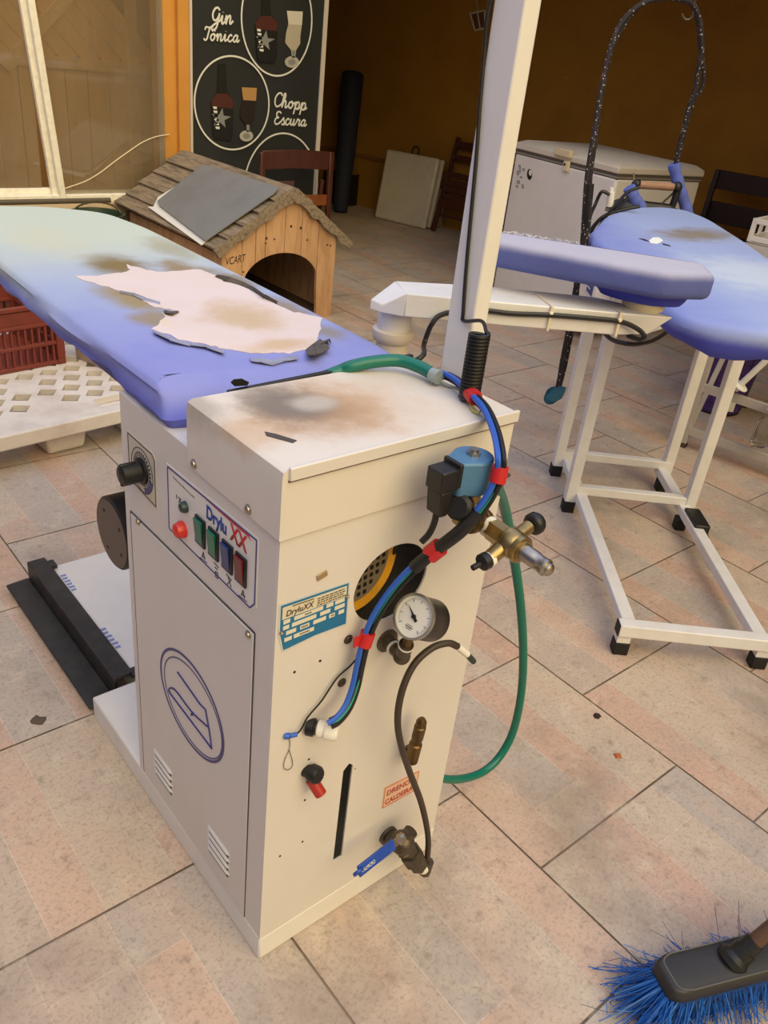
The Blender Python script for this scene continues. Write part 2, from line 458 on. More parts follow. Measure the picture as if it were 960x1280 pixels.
# ================================================================== steam ironing table (main machine)
mc = thing('steam_ironing_table', (0, 0, 0), 'white steam ironing machine cabinet with torn blue board, gauge and green hose', 'ironing machine')
W_, LB, H0, H1 = .378, .432, .056, .83
m_cab = M('cabinet enamel', (214, 208, 204), .42, var=.25, vs=6, col2=(200, 194, 188), bump=.04, bs=150)
m_side = m_cab
# base plate
b = MB(); b.prism([(0, 0, 0), (W_ + .004, 0, 0), (W_ + .004, 1.17, 0), (.1, 1.17, 0), (.1, .661, 0), (0, .661, 0)], Z * H0)
base = obj('base', b, m_white, mc, bevel=.004)
m_stamp = M('faded blue stamp', (128, 140, 190), .6)
for (u0, v0, u1, v1) in ((78, 718, 94, 739), (127, 785, 150, 811)):
    mk = MB(); a, c = onz(u0, v0, H0), onz(u1, v1, H0)
    d = (c - a); n = Vector((-d.y, d.x, 0)).normalized() * .007
    for k in range(6):
        p = a + d * (k + .15) / 6; q = a + d * (k + .75) / 6
        mk.prism([p - n, q - n, q + n * (.6 if k % 2 else 1), p + n], Z * .0004)
    obj('stamp', mk, m_stamp, base, smooth=False)
# pedal
p = MB()
p.prism([(-.004, .672, .012), (.052, .672, .016), (.052, 1.2, .016), (-.004, 1.2, .012)], Z * .006)
pd = obj('foot_pedal', p, m_blackmetal, mc, bevel=.002)
p = MB()
p.prism([(.052, .672, .014), (.052, .672, .072), (.097, .672, .072), (.097, .672, .064), (.060, .672, .064), (.060, .672, .014)], Y * .525)
obj('pedal_angle', p, m_blackmetal, pd, bevel=.002)
for lo_, hi_ in (((.092, .664, .060), (.122, .690, .070)), ((.092, 1.15, .060), (.112, 1.18, .070))):
    p = MB(); p.box(lo_, hi_); obj('pedal_lug', p, m_blackmetal, pd, bevel=.001)
# cabinet shell: front, side with real openings, rear, far side, top
c = MB()
hole_c, gh_c = Vector((.185, 0, .682)), ony(549, 776, 0)
slot = [Vector((.137, 0, .142)), Vector((.155, 0, .142)), Vector((.155, 0, .355))] + [Vector((.147, 0, .362)), Vector((.137, 0, .352))]
c.holed([(0, 0, H0), (W_, 0, H0), (W_, 0, H1), (0, 0, H1)],
        [circ(hole_c, X, Z, .0645, .0605, 48), slot, circ(gh_c, X, Z, .020, .021, 24)], Y * .003)
side = obj('side_panel', c, m_side, mc, smooth=False)
c = MB()
c.box((0, .003, H0), (.003, LB, H1)); c.box((W_ - .003, .003, H0), (W_, LB, H1)); c.box((.003, LB - .003, H0), (W_ - .003, LB, H1)); c.box((.003, .003, H1 - .003), (W_ - .003, LB - .003, H1))
shell = obj('cabinet', c, m_cab, mc, bevel=.0012)
# inside: yellow blower housing with grey grille
c = MB(); c.lathe((.155, .040, .70), (.12, -1, .05), [(.0, -.05), (.072, -.05), (.078, 0), (.070, .008), (.062, .004), (0, .004)], 40)
blw = obj('blower_housing', c, M('yellow cast housing', (226, 162, 26), .5, var=.4, vs=40, col2=(150, 104, 30)), mc)
c = MB(); fx, fy, fn = frame((.12, -1, .05)); o0 = Vector((.155, .040, .70)) + fn * .006
c.lathe(o0 - fn * .004, fn, [(0, 0), (.056, 0), (.056, .004), (0, .004)], 32)
obj('grille', c, M('grille grey', (128, 112, 92), .6), blw)
c = MB()
for i in range(-4, 5):
    for j in range(-4, 5):
        if 0 < i * i + j * j < 18: c.obox(o0 + (fx * i + fy * j) * .0115 + fn * .0004, (.0058, .0058, .001), fx, fy)
obj('grille_hole', c, m_hole, blw, smooth=False)['kind'] = 'stuff'
c = MB(); c.tube([(.24, .05, .75), (.225, .045, .70), (.22, .06, .66), (.19, .08, .6)], .006); obj('inner_cable', c, m_black, mc)
# door
c = MB(); c.prism([(0, .047, .055 + H0 * 0), (0, .41, .064), (0, .41, .634), (0, .047, .640)], (-.0016, 0, 0))
door = obj('access_door', c, m_cab, mc, bevel=.0008)
g = MB()
dl = [Vector((-.0004, .047, .058)), Vector((-.0004, .412, .062)), Vector((-.0004, .412, .637)), Vector((-.0004, .045, .643))]
for i in (1, 2, 3): g.bar(dl[i], dl[(i + 1) % 4], .0022, .0012, up=(1, 0, 0))
obj('door_gap', g, m_ink, door)
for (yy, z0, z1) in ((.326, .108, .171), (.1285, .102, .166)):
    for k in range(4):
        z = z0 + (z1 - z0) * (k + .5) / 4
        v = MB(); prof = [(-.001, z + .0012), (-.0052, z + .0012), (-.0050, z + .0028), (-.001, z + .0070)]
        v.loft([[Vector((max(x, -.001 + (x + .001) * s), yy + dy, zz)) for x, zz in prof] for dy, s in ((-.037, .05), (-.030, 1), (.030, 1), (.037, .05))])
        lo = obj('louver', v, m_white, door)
        v = MB(); v.obox((-.0019, yy, z - .0040), (.0010, .062, .0100)); obj('louver_shade', v, m_ink, lo)  # dark strip painted as the shade below each louver
lg = MB(); lc = Vector((-.0019, .2185, .3845))
ringband(lg, lc, -Y, Z, .104, .0885, .0046, (-.0004, 0, 0)); ringband(lg, lc + Vector((0, -.004, -.002)), -Y, Z, .0945, .0775, .0022, (-.0004, 0, 0))
pp = [onx(*q, -.002) for q in ((223, 839), (255, 883), (259, 905), (214, 866))]
def stroke(mb, px, r=.0016, closed=False):
    P = [onx(*q, -.0021) for q in px]
    mb.tube(P, r, 6, smooth=0, flat=1)
stroke(lg, [(222, 840), (250, 880), (257, 887), (262, 915), (265, 936), (213, 867)])
lg.tube([onx(*q, -.0021) for q in ((213, 867), (211, 862), (215, 860), (222, 866), (240, 890), (259, 908))], .0016, 6)
lg.ball(onx(240, 893, -.002), .0025)
obj('logo', lg, m_navy, door)
# control sticker
def front_card(name, pts, mat, parent, off=.0008, bev=0.0):
    k = MB(); k.prism([Vector((0, q[0], q[1])) for q in pts], (-off, 0, 0)); return obj(name, k, mat, parent, bevel=bev)
cp = front_card('control_panel', [(.282, .670), (.282, .780), (.044, .786), (.044, .684), (.056, .672)], M('control sticker', (222, 218, 214), .35), mc)
bd = MB(); loop = [(.2785, .676), (.2785, .776), (.0475, .782), (.0475, .688), (.058, .6755)]
for i in range(5):
    a, q = loop[i], loop[(i + 1) % 5]; bd.bar((-.001, a[0], a[1]), (-.001, q[0], q[1]), .0022, .0008, up=(1, 0, 0))
obj('border', bd, m_navy, cp)
text('wordmark', 'Drylu', (-.001, .170, .7515), -Y, Z, .027, m_bluep, cp, squash=.85, bold=.03)
text('wordmark', 'XX', (-.001, .108, .7515), -Y, Z, .033, m_redp, cp, squash=.82, bold=.025)
k = MB(); k.prism([(-.001, .170, .7775), (-.001, .066, .781), (-.001, .060, .774), (-.001, .066, .7775), (-.001, .108, .7765)], (-.0005, 0, 0)); obj('wordmark', k, m_redp, cp, smooth=False)
k = MB(); yy = .262
for i in range(17):
    h = random.choice((.003, .0045, .0035)); k.box((-.0011, yy - .0020, .766 - i * .0002), (-.0008, yy, .766 + h * .55 - i * .0002)); yy -= .0036
obj('print', k, m_ink, cp, smooth=False)
k = MB(); k.lathe((-.0008, .227, .738), -X, [(.0085, 0), (.0085, .003), (.0065, .008), (.003, .0095), (0, .0095)]); obj('indicator_knob', k, M('dark green cap', (40, 62, 56), .35), cp)
k = MB(); k.lathe((-.0008, .235, .698), -X, [(.0125, 0), (.0125, .004), (.010, .012), (.005, .0145), (0, .015)]); obj('pilot_lamp', k, M('red lamp lens', (204, 52, 44), .25), cp, label='round red pilot lamp')
for (yy, col, lab) in ((.184, (14, 104, 82), 'green rocker switch'), (.1485, (14, 108, 84), 'green rocker switch'), (.113, (22, 46, 112), 'blue rocker switch'), (.0795, (104, 18, 26), 'red rocker switch')):
    k = MB(); k.box((-.004, yy - .0130, .700), (-.0008, yy + .0130, .743))
    s = obj('rocker_switch', k, m_black, cp, bevel=.001, label=lab)
    k = MB(); k.prism([(-.004, yy + .0108, .7025), (-.0058, yy + .0108, .719), (-.0078, yy + .0108, .740), (-.004, yy + .0108, .740)], (0, -.0195, 0))
    obj('rocker', k, M('rocker ' + lab, col, .3), s, bevel=.0006)
k = MB()
def ic(pts, r=.0007):
    for a, q in zip(pts, pts[1:]): k.bar((-.0011, a[0], a[1]), (-.0011, q[0], q[1]), r * 2, .0006, up=(1, 0, 0))
for yy in (.178, .075):
    ic([(yy + .004, .682), (yy, .692), (yy - .004, .682)]); ic([(yy + .004, .684), (yy - .005, .685)]); ic([(yy + .010, .678), (yy - .010, .680)], .0005)
ic([(.149, .692), (.137, .690)]); ic([(.147, .686), (.140, .685)]); ic([(.145, .680), (.139, .680), (.139, .672), (.145, .672), (.145, .680)])
ic([(.117, .692), (.104, .690)]); ic([(.112, .690), (.104, .679)]); ic([(.106, .688), (.114, .678)])
ic([(.253, .744), (.253, .738)]); ic([(.247, .744), (.240, .736)]); ic([(.240, .744), (.247, .735)]); ic([(.249, .700), (.249, .704)], .0012); ic([(.252, .690), (.249, .687), (.246, .690)])
obj('symbol', k, m_ink, cp, smooth=False)
# thermostat dial
dp = front_card('dial_plate', [(.409, .694), (.409, .777), (.325, .776), (.3165, .768), (.3165, .688)], M('dial sticker', (198, 190, 172), .4), mc)
k = MB(); lp = [(.406, .697), (.406, .774), (.326, .773), (.3195, .766), (.3195, .691)]
for i in range(5):
    a, q = lp[i], lp[(i + 1) % 5]; k.bar((-.001, a[0], a[1]), (-.001, q[0], q[1]), .0014, .0006, up=(1, 0, 0))
dc = Vector((-.001, .3615, .731))
ringband(k, dc, -Y, Z, .036, .036, .0012, (-.0004, 0, 0)); ringband(k, dc, -Y, Z, .024, .024, .001, (-.0004, 0, 0))
for i in range(22):
    a = -2.2 + i * .22; rr = .0275
    k.obox(dc + (-Y * math.sin(a) + Z * math.cos(a)) * rr, (.0004, .003, .0045), X, -Y * math.cos(a) - Z * math.sin(a))
obj('dial_scale', k, M('dial print', (44, 46, 66), .5), dp, smooth=False)
k = MB(); k.prism(circ(dc, -Y, Z, .035, n=14, a0=-1.35, a1=-.2) + circ(dc, -Y, Z, .026, n=14, a0=-.2, a1=-1.35), (-.0005, 0, 0)); obj('dial_scale', k, m_navy, dp, smooth=False)
k = MB(); k.lathe(dc, -X, [(.021, 0), (.021, .004), (.0165, .006), (.0150, .032), (.0125, .034), (0, .034)], 28)
kn = obj('knob', k, m_black, dp)
k = MB(); k.obox(dc + Vector((-.022, 0, 0)), (.024, .006, .036), X, Y); obj('grip', k, m_black, kn, bevel=.002)
# screws on the front
def screw(pos, n, r=.0052, nm='screw', par=mc, mat=m_steel):
    k = MB(); k.lathe(pos, n, [(r * 1.3, 0), (r * 1.3, .0012), (r, .0014), (r * .9, .0032), (r * .35, .0042), (0, .0042)], 16); obj(nm, k, mat, par)
for q in ((.196, .818), (.063, .818)): screw((-.004, *q), -X)
for q in ((.381, .634), (.058, .633)): screw((-.0016, *q), -X, .0045)
# hood
HD = .215; HX = .372
k = MB()
prof = [(-.004, .809), (-.004, .888), (-.0025, .8965), (.003, .8995), (.006, .9), (HX, .9), (HX, .809)]
prof_in = [(-.001, .809), (-.001, .887), (.004, .897), (HX - .003, .897), (HX - .003, .809)]
k.prism([Vector((x, -.004, z)) for x, z in prof], (0, HD + .004, 0))
hood = obj('hood', k, M('hood enamel', (216, 208, 200), .45, var=.2, vs=8, col2=(196, 186, 172), bump=.05, bs=150,
     spots=[(onz(420, 505, .9), (.17, .13, .05), (196, 156, 104), .6), (onz(320, 535, .9), (.09, .07, .03), (190, 150, 100), .55), (onz(395, 512, .9), (.125, .105, .2), (166, 128, 84), .75), (onz(358, 505, .9), (.085, .095, .2), (112, 106, 98), .85), (onz(395, 503, .9), (.045, .035, .1), (196, 188, 176), .7),
            (onz(250, 505, .9), (.03, .08, .05), (128, 112, 92), .5)]), mc)
k = MB(); k.box((.004, -.0085, .886), (HX + .003, -.003, .9025)); obj('hood_lip', k, m_side, hood, bevel=.0015)
k = MB(); k.box((.004, -.0052, .8835), (HX, -.0035, .886)); obj('lip_shadow', k, M('seam shadow', (96, 80, 60), .8), hood)  # dark strip painted as the shadow line under the lip
k = MB(); k.prism([onz(331, 540, .9001), onz(345, 543, .9001), onz(371, 551, .9001), onz(366, 554, .9001), onz(333, 545, .9001)], Z * .0008); obj('burnt_scrap', k, M('burnt scrap', (74, 68, 66), .8), hood, smooth=False)

# --- side panel fittings -------------------------------------------------
# rating plate
def side_card(name, pts, mat, parent, off=.0006, lab=None):
    k = MB(); k.prism([Vector((q[0], -.0002, q[1])) for q in pts], (0, -off, 0)); return obj(name, k, mat, parent, smooth=False, label=lab)
rp = side_card('rating_plate', [(.003, .716), (.1105, .7125), (.1125, .6415), (.06, .6435), (.018, .639), (.011, .6395), (.0035, .670)], M('plate edge', (196, 200, 200), .4), mc)
side_card('plate_print', [(.0055, .713), (.1085, .7098), (.1105, .644), (.06, .6455), (.018, .642), (.0125, .642), (.006, .672)], M('plate blue', (26, 108, 156), .4), rp, .0009)
side_card('plate_print', [(.008, .7095), (.106, .7068), (.1065, .690), (.008, .691)], M('plate cream', (214, 202, 178), .4), rp, .0012)
text('wordmark', 'DryluXX', (.0125, -.0018, .6945), X, Z, .0125, m_ink, rp, squash=.88, shear=.2)
k = MB(); k.bar((.022, -.002, .7075), (.054, -.002, .7065), .001, .0005); obj('wordmark', k, m_ink, rp)
k = MB()
rr = random.Random(5)
for (z, segs) in ((.6865, ((.010, .020), (.026, .070), (.075, .086), (.089, .104))), (.6775, ((.010, .019), (.023, .060), (.066, .082), (.089, .105))), (.668, ((.015, .030), (.036, .050), (.056, .076), (.081, .090), (.096, .105))), (.658, ((.013, .024), (.027, .058)))):
    for a, q in segs: k.box((a, -.0016, z - .0032), (q, -.0010, z + .0026))
obj('plate_field', k, M('plate field', (216, 210, 192), .45), rp, smooth=False)
k = MB()
for z in (.7035, .700, .6965, .693):
    x = .060
    while x < .102:
        l = rr.uniform(.002, .006); k.box((x, -.0019, z - .0006), (x + l, -.0013, z + .0006)); x += l + .0014
for (z, segs) in ((.6865, ((.042, .052),)), (.6775, ()), (.668, ((.038, .048), (.084, .088))), (.658, ((.036, .05),))):
    for a, q in segs:
        x = a
        while x < q: k.box((x, -.0020, z - .001), (x + .0016, -.0014, z + .001)); x += .0026
obj('print', k, m_ink, rp, smooth=False)
screw((.0075, -.001, .672), -Y, .0022, 'rivet', rp); screw((.1075, -.001, .690), -Y, .0022, 'rivet', rp)
# drain notice
dn = side_card('drain_notice', [(.2305, .2575), (.309, .2505), (.309, .2025), (.2315, .2055)], M('notice pink white', (222, 186, 158), .5), mc)
k = MB(); lp = [(.2325, .2555), (.3075, .2488), (.3075, .2045), (.2335, .2072)]
for i in range(4): k.bar((lp[i][0], -.001, lp[i][1]), (lp[(i + 1) % 4][0], -.001, lp[(i + 1) % 4][1]), .0004, .0012, up=(0, 1, 0))
obj('border', k, m_redp, dn)
text('wording', 'DRENO A', (.2375, -.0009, .2335), (1, 0, -.06), Z, .0165, m_redp, dn, bold=.012, squash=.92)
text('wording', 'CALDEIRA', (.2365, -.0009, .2125), (1, 0, -.05), Z, .0165, m_redp, dn, bold=.012, squash=.82)
# small bolts and drilled holes
for u, v in ((435, 799), (427, 853)): screw(ony(u, v, 0), -Y, .0055, 'bolt', mc, m_darksteel)
for u, v, r in ((400, 826, .002), (368, 840, .002), (386, 949, .0018), (381, 1000, .0018), (378, 1052, .0018), (350, 1070, .0018), (444, 961, .001)):
    k = MB(); k.cyl(ony(u, v, 0), ony(u, v, 0) + Vector((0, -.0006, 0)), r, seg=10); obj('drilled_hole', k, m_hole, mc)
k = MB(); q = ony(402, 719, 0); k.obox(q + Vector((0, -.001, 0)), (.016, .002, .009), (1, 0, .25), Y); obj('rivet_nut', k, M('bare metal', (168, 140, 104), .5, .4), mc, bevel=.001)
# gauge
n = Vector((-.80, -.08, .50)).normalized(); gc = ony(519, 771, -.055); gx = Z.cross(n).normalized(); gx = -gx if gx.x < 0 else gx; gy = n.cross(gx); gy = gy if gy.z > 0 else -gy
k = MB(); k.lathe(gc - n * .032, n, [(.0, -.014), (.026, -.014), (.0295, -.010), (.0295, .028), (.031, .030), (.031, .034), (.0285, .036), (.0285, .033), (0, .033)], 40)
ga = obj('pressure_gauge', k, M('gauge case', (52, 44, 38), .35, .6), mc)
k = MB(); k.lathe(gc + n * .0012, n, [(0, 0), (.0285, 0), (.0285, .0008), (0, .0008)], 40); obj('gauge_face', k, M('gauge dial', (226, 224, 220), .5), ga)
k = MB(); ringband(k, gc + n * .0005, gx, gy, .0312, .0312, .003, n * .005); obj('bezel', k, M('gauge rim', (178, 172, 164), .3, .8), ga)
k = MB(); fc = gc + n * .0022
for i in range(41):
    a = math.radians(225 - i * 270 / 40); big = i % 5 == 0
    d = gx * math.cos(a) + gy * math.sin(a); k.obox(fc + d * (.0235 - (.0015 if big else 0)), (.005 if big else .002, .0007 if big else .0004, .0004), d, n.cross(d))
k.obox(fc - gy * .013, (.010, .0006, .0004), gx, gy); k.obox(fc - gy * .0155, (.012, .0012, .0004), gx, gy); k.obox(fc - gy * .018, (.009, .0008, .0004), gx, gy)
obj('gauge_scale', k, m_ink, ga, smooth=False)
k = MB(); a = math.radians(148); d = gx * math.cos(a) + gy * math.sin(a)
k.prism([fc + n * .001 - d * .008 - n.cross(d) * .0022, fc + n * .001 + d * .019, fc + n * .001 - d * .008 + n.cross(d) * .0022], n * .0006); k.lathe(fc, n, [(.003, 0), (.003, .003), (0, .003)])
obj('needle', k, m_black, ga, smooth=False)
st = ony(483, 800, 0); el = ony(502, 820, -.04); gb = gc - n * .012 - gy * .031
k = MB(); k.lathe(st, -Y, [(.018, 0), (.018, .004), (.011, .006), (.011, .014)], 20); k.tube([st + Vector((0, -.01, 0)), st * .5 + el * .5, el], .0095, 14, 0)
k.ball(el, .0125); k.cyl(el, el * .35 + gb * .65, .0105)
gp = obj('gauge_pipe', k, m_darksteel, mc)
k = MB(); k.cyl(el * .4 + gb * .6, gb + gy * .004, .0075, seg=6); obj('brass_nipple', k, m_oldbrass, gp)
k = MB(); k.cyl(st * .55 + el * .45, st * .45 + el * .55, .0108); k.cyl(el * .42 + gb * .58, el * .36 + gb * .64, .0112); obj('thread_tape', k, m_ptfe, gp)
# cable gland
gl = ony(386, 908, 0); gt = gl + Vector((.026, -.034, .002))
k = MB(); k.lathe(gl, (gt - gl), [(.013, -.002), (.013, .008), (.010, .009), (.010, .013)], 20); gn = obj('cable_gland', k, m_black, mc)
k = MB(); dgl = (gt - gl).normalized(); k.lathe(gl + dgl * .012, dgl, [(.010, 0), (.0125, .002), (.0125, .008), (.0115, .010), (.0115, .012), (.0135, .013), (.0135, .026), (.010, .031), (.008, .031)], 12); obj('gland_nut', k, m_ptfe, gn)
# capped red tap
rc = ony(383, 968, 0)
k = MB(); k.lathe(rc + Vector((0, 0, .008)), (.25, -1, .25), [(.010, -.004), (.010, .008), (.0135, .010), (.0135, .020), (.011, .024), (0, .024)], 14); tp = obj('cap', k, m_black, mc)
k = MB(); k.tube([rc + Vector((.002, -.010, -.002)), rc + Vector((.006, -.020, -.014)), rc + Vector((.009, -.026, -.022))], .0092, 14, 0); obj('plug', k, m_red, tp, label='red plastic plug')
# safety valve
s0 = ony(508, 938, 0); s1 = ony(516, 944, -.03); s2 = ony(527, 902, -.034)
k = MB(); k.lathe(s0, -Y, [(.013, 0), (.013, .005), (.008, .006), (.008, .014)], 16); k.tube([s0 + Vector((0, -.008, 0)), s1], .0085, 14, 0); k.ball(s1, .010)
sv = obj('safety_valve', k, m_darksteel, mc)
ax = (s2 - s1); L_ = ax.length
k = MB(); k.lathe(s1, ax, [(.0105, -.012), (.0105, L_ * .35), (.0085, L_ * .38), (.0085, L_ * .5), (.0095, L_ * .52), (.0095, L_ * .86), (.0075, L_ * .88), (.0085, L_ * .92), (.0085, L_), (.005, L_ * 1.08), (0, L_ * 1.08)], 12)
obj('brass_cap', k, m_oldbrass, sv)
# boiler drain valve with blue lever and brown hose
v0 = ony(484, 1043, 0); v1 = ony(503, 1053, -.045); v2 = ony(524, 1082, -.06)
k = MB(); k.lathe(v0, -Y, [(.018, 0), (.018, .006), (.013, .007), (.010, .02)], 16); k.tube([v0 + Vector((0, -.01, 0)), v1], .0145, 14, 0)
k.ball(v1, .021); k.cyl(v1, v2, .016, seg=6); k.cyl(v1 * .6 + v2 * .4, v1 * .25 + v2 * .75, .020, seg=6); k.cyl(v1, v1 + Vector((.012, -.004, .024)), .012); k.cyl(v1 + Vector((0, -.01, -.02)), v1 + Vector((0, .0, -.004)), .012, seg=8)
dv = obj('drain_valve', k, m_darksteel, mc)
l0 = ony(500, 1049, -.055); l1 = ony(448, 1090, -.065); dd = (l1 - l0)
k = MB(); k.bar(l0 + dd * .15, l1, .019, .004, up=(0, -1, .5)); k.cyl(l1 + Vector((0, -.0025, -.001)), l1 + Vector((0, .0025, .001)), .0095, seg=16)
lv = obj('lever', k, M('blue lever sleeve', (34, 74, 168), .4, var=.3, vs=60), dv, bevel=.001, label='blue plastic lever sleeve')
k = MB(); k.bar(l0 - dd * .06, l0 + dd * .25, .013, .003, up=(0, -1, .5)); k.lathe(l0 - dd * .02, (0, -1, .5), [(.010, -.003), (.010, .004), (.006, .008), (0, .008)], 6); obj('lever_nut', k, m_steel, dv)
upn = Vector((0, -1, .5)).normalized(); tx = -dd.normalized()
text('print', 'VALMICRO', l1 + tx * .004 + upn * .0034 - upn.cross(tx) * .003, tx, upn.cross(tx), .0085, m_paper, lv, squash=.72)
k = MB(); e0 = ony(531, 1087, -.06); k.cyl(e0 + Vector((0, 0, -.008)), e0 + Vector((.004, 0, .020)), .011, seg=8); k.tube([v2, e0], .009, 10, 0)
obj('elbow', k, m_darksteel, dv)
k = MB(); k.cyl(v2 * .8 + e0 * .2, v2 * .3 + e0 * .7, .0105); obj('thread_tape', k, m_ptfe, dv)
hp = [ony(u, v, y) for u, v, y in ((534, 1076, -.060), (535, 1045, -.058), (527, 1005, -.056), (512, 965, -.056), (501, 930, -.060), (497, 898, -.058), (503, 862, -.052), (518, 830, -.048), (540, 810, -.05), (560, 804, -.055), (572, 808, -.06))]
k = MB(); k.tube(hp, .0052, 10); obj('drain_hose', k, M('brown rubber hose', (58, 46, 36), .5), mc)
k = MB(); k.tube([hp[-1], ony(584, 818, -.065)], .0054, 10, 0); ht = obj('hose_tail', k, m_ptfe, mc)
k = MB(); k.tube([ony(582, 816, -.064), ony(592, 827, -.068)], .0046, 8, 0); obj('barb', k, M('dark green barb', (44, 58, 46), .5), ht)
# sensor wire with blue terminal and thin wire loop
k = MB(); k.tube([ony(u, v, -.006) for u, v in ((457, 808), (440, 830), (421, 848), (402, 876), (385, 896), (376, 912), (369, 919))], .0014, 6); obj('sensor_wire', k, m_black, mc)
k = MB(); k.cyl(ony(371, 918, -.006), ony(362, 920, -.004), .0032, seg=10); k.cyl(ony(362, 920, -.004), ony(355, 920, 0), .0045, seg=10); obj('terminal', k, m_bluewire, mc)
k = MB(); k.tube([ony(u, v, -.002) for u, v in ((362, 923), (362, 935), (356, 950), (355, 960), (361, 962), (366, 955), (362, 938))], .0005, 5); obj('loop_wire', k, m_darksteel, mc)

# --- solenoid valve group ------------------------------------------------
cc = ony(592, 568, -.062)
k = MB()
R_ = .026
outl = circ(cc, X, Y, R_, n=26, a0=-2.2, a1=2.2) + [cc + Vector((-.032, .014, 0)), cc + Vector((-.032, -.014, 0))]
k.prism([p - Z * .046 for p in outl], Z * .046)
so = obj('solenoid_coil', k, m_coil, mc, bevel=.003, label='steel blue solenoid coil')
k = MB(); k.lathe(cc, Z, [(.009, 0), (.009, .004)], 6); k.lathe(cc, Z, [(.006, .004), (.006, .008), (0, .008)], 14); obj('nut', k, m_steel, so)
pc_ = cc + Vector((-.047, 0, -.006))
k = MB(); k.obox(pc_ + Vector((0, 0, -.014)), (.030, .028, .028)); k.prism([pc_ + Vector((x, -.013, z)) for x, z in ((-.012, -.028), (.010, -.028), (.004, -.062), (-.008, -.062))], Y * .026); k.obox(cc + Vector((-.0325, 0, -.016)), (.006, .031, .032))
pl = obj('plug_connector', k, m_black, mc, bevel=.002)
k = MB(); k.tube([pc_ + Vector((-.002, 0, -.058)), pc_ + Vector((-.003, 0, -.076)), pc_ + Vector((-.007, .002, -.092)), pc_ + Vector((-.014, .006, -.104))], .0042, 10); obj('cable_tail', k, m_black, pl)
vb = cc + Vector((.004, 0, -.046))
k = MB(); k.cyl(vb + Z * .006, vb - Z * .05, .0155); k.cyl(vb - Z * .016, vb - Z * .036, .019, seg=6)
va = obj('valve_body', k, m_brass, mc)
k1 = ony(575, 633, -.075); k2 = vb - Z * .026
k = MB(); k.cyl(k2, k1 * .75 + k2 * .25, .008, seg=10); obj('valve_stem', k, m_oldbrass, va)
d = (k1 - k2).normalized(); k = MB(); k.lathe(k1 - d * .014, d, [(.010, 0), (.0165, .003), (.0175, .010), (.0175, .022), (.013, .027), (0, .027)], 10); obj('handwheel', k, m_black, va)
e1 = Vector((.281, -.055, .782)); vlow = vb - Z * .05
k = MB(); k.tube([vlow + Z * .01, vlow * .35 + e1 * .65 + Z * .006, e1, e1 + Vector((0, -.012, -.001))], .0135, 14, 4); k.ball(e1, .0165); k.lathe(vlow * .6 + e1 * .4, e1 - vlow, [(.017, -.006), (.017, .006)], 12)
rg = obj('brass_elbow', k, m_oldbrass, mc)
def yl(y): return Vector((.279, y, .781 - (-.06 - y) * .06))
k = MB(); k.cyl(yl(-.068), yl(-.076), .0145); obj('thread_tape', k, m_ptfe, mc)
k = MB(); k.cyl(Vector((.249, yl(-.108).y, .764)), Vector((.242, yl(-.108).y, .762)), .0108); obj('thread_tape', k, m_ptfe, mc)
k = MB(); k.cyl(yl(-.075), yl(-.10), .0155, seg=6); k.lathe(yl(-.1), (0, -1, -.06), [(.016, 0), (.0195, .004), (.0195, .018), (.017, .022), (.019, .023), (.019, .030), (.015, .031), (.015, .034)], 20)
k.cyl(yl(-.108), Vector((.318, -.104, .787)), .009); k.cyl(yl(-.108), Vector((.246, -.108, .764)), .0105, seg=10)
rb = obj('regulator_body', k, m_brass, mc)
k = MB(); a = Vector((.316, -.104, .786)); d = Vector((1, .05, .12)).normalized()
k.lathe(a, d, [(.0045, -.012), (.0045, .006)], 10); obj('valve_stem', k, m_brass, rb)
k = MB(); k.lathe(a + d * .004, d, [(.008, 0), (.0135, .003), (.0155, .006), (.0155, .014), (.012, .019), (.007, .020), (0, .020)], 12); obj('adjuster_knob', k, m_black, rb)
k = MB(); a = Vector((.244, -.108, .763)); k.lathe(a, (-1, 0, -.15), [(.008, 0), (.0115, .002), (.0115, .012), (.009, .014), (.004, .015), (.004, .028), (0, .028)], 10); obj('bleed_screw', k, m_black, rb)
k = MB(); k.lathe(yl(-.133), (0, -1, -.06), [(.0115, 0), (.0115, .020), (.0108, .021), (.0108, .033), (.0115, .034), (.0115, .039), (.0085, .041), (.0085, .044), (.005, .047), (0, .048)], 24); obj('nozzle', k, m_steel, rb, label='chrome nozzle')
# --- wires ---------------------------------------------------------------
bp_ = [(543, 468, .17), (556, 468, .14), (572, 477, .10), (590, 494, .05), (606, 512, .0), (618, 540, -.05), (624, 570, -.095), (623, 592, -.10), (614, 615, -.10), (597, 640, -.095), (572, 666, -.085), (543, 688, -.06), (516, 710, -.045), (490, 738, -.03), (470, 768, -.022), (457, 798, -.02), (449, 830, -.022), (443, 858, -.026), (434, 882, -.032), (422, 898, -.036), (412, 904, -.034)]
def bundle_pt(p, off):
    q = Vector(onz(p[0], p[1], .915)) if p[2] > .02 else ony(p[0], p[1], p[2])
    return q + off
m_blkw = m_black
for nm, mat, r, off in (('cable', m_bluewire, .0040, Vector((-.0045, -.001, .003))), ('cable', m_blkw, .0058, Vector((.003, -.001, -.003))), ('cable', m_greenwire, .0013, Vector((.001, -.005, .004))), ('cable', m_blkw, .003, Vector((.0, -.0045, -.004)))):
    k = MB(); k.tube([bundle_pt(p, off) for p in bp_], r, 8, 6); obj(nm, k, mat, mc)
k = MB(); k.tube([bundle_pt(p, Vector((-.002, -.003, .002))) for p in bp_[9:13]], .0088, 12, 6); obj('sleeve', k, m_black, mc)
k = MB(); k.tube([bundle_pt(p, Vector((.001, -.006, .003))) for p in bp_[1:9]], .0032, 8, 6); obj('cable', k, m_black, mc)
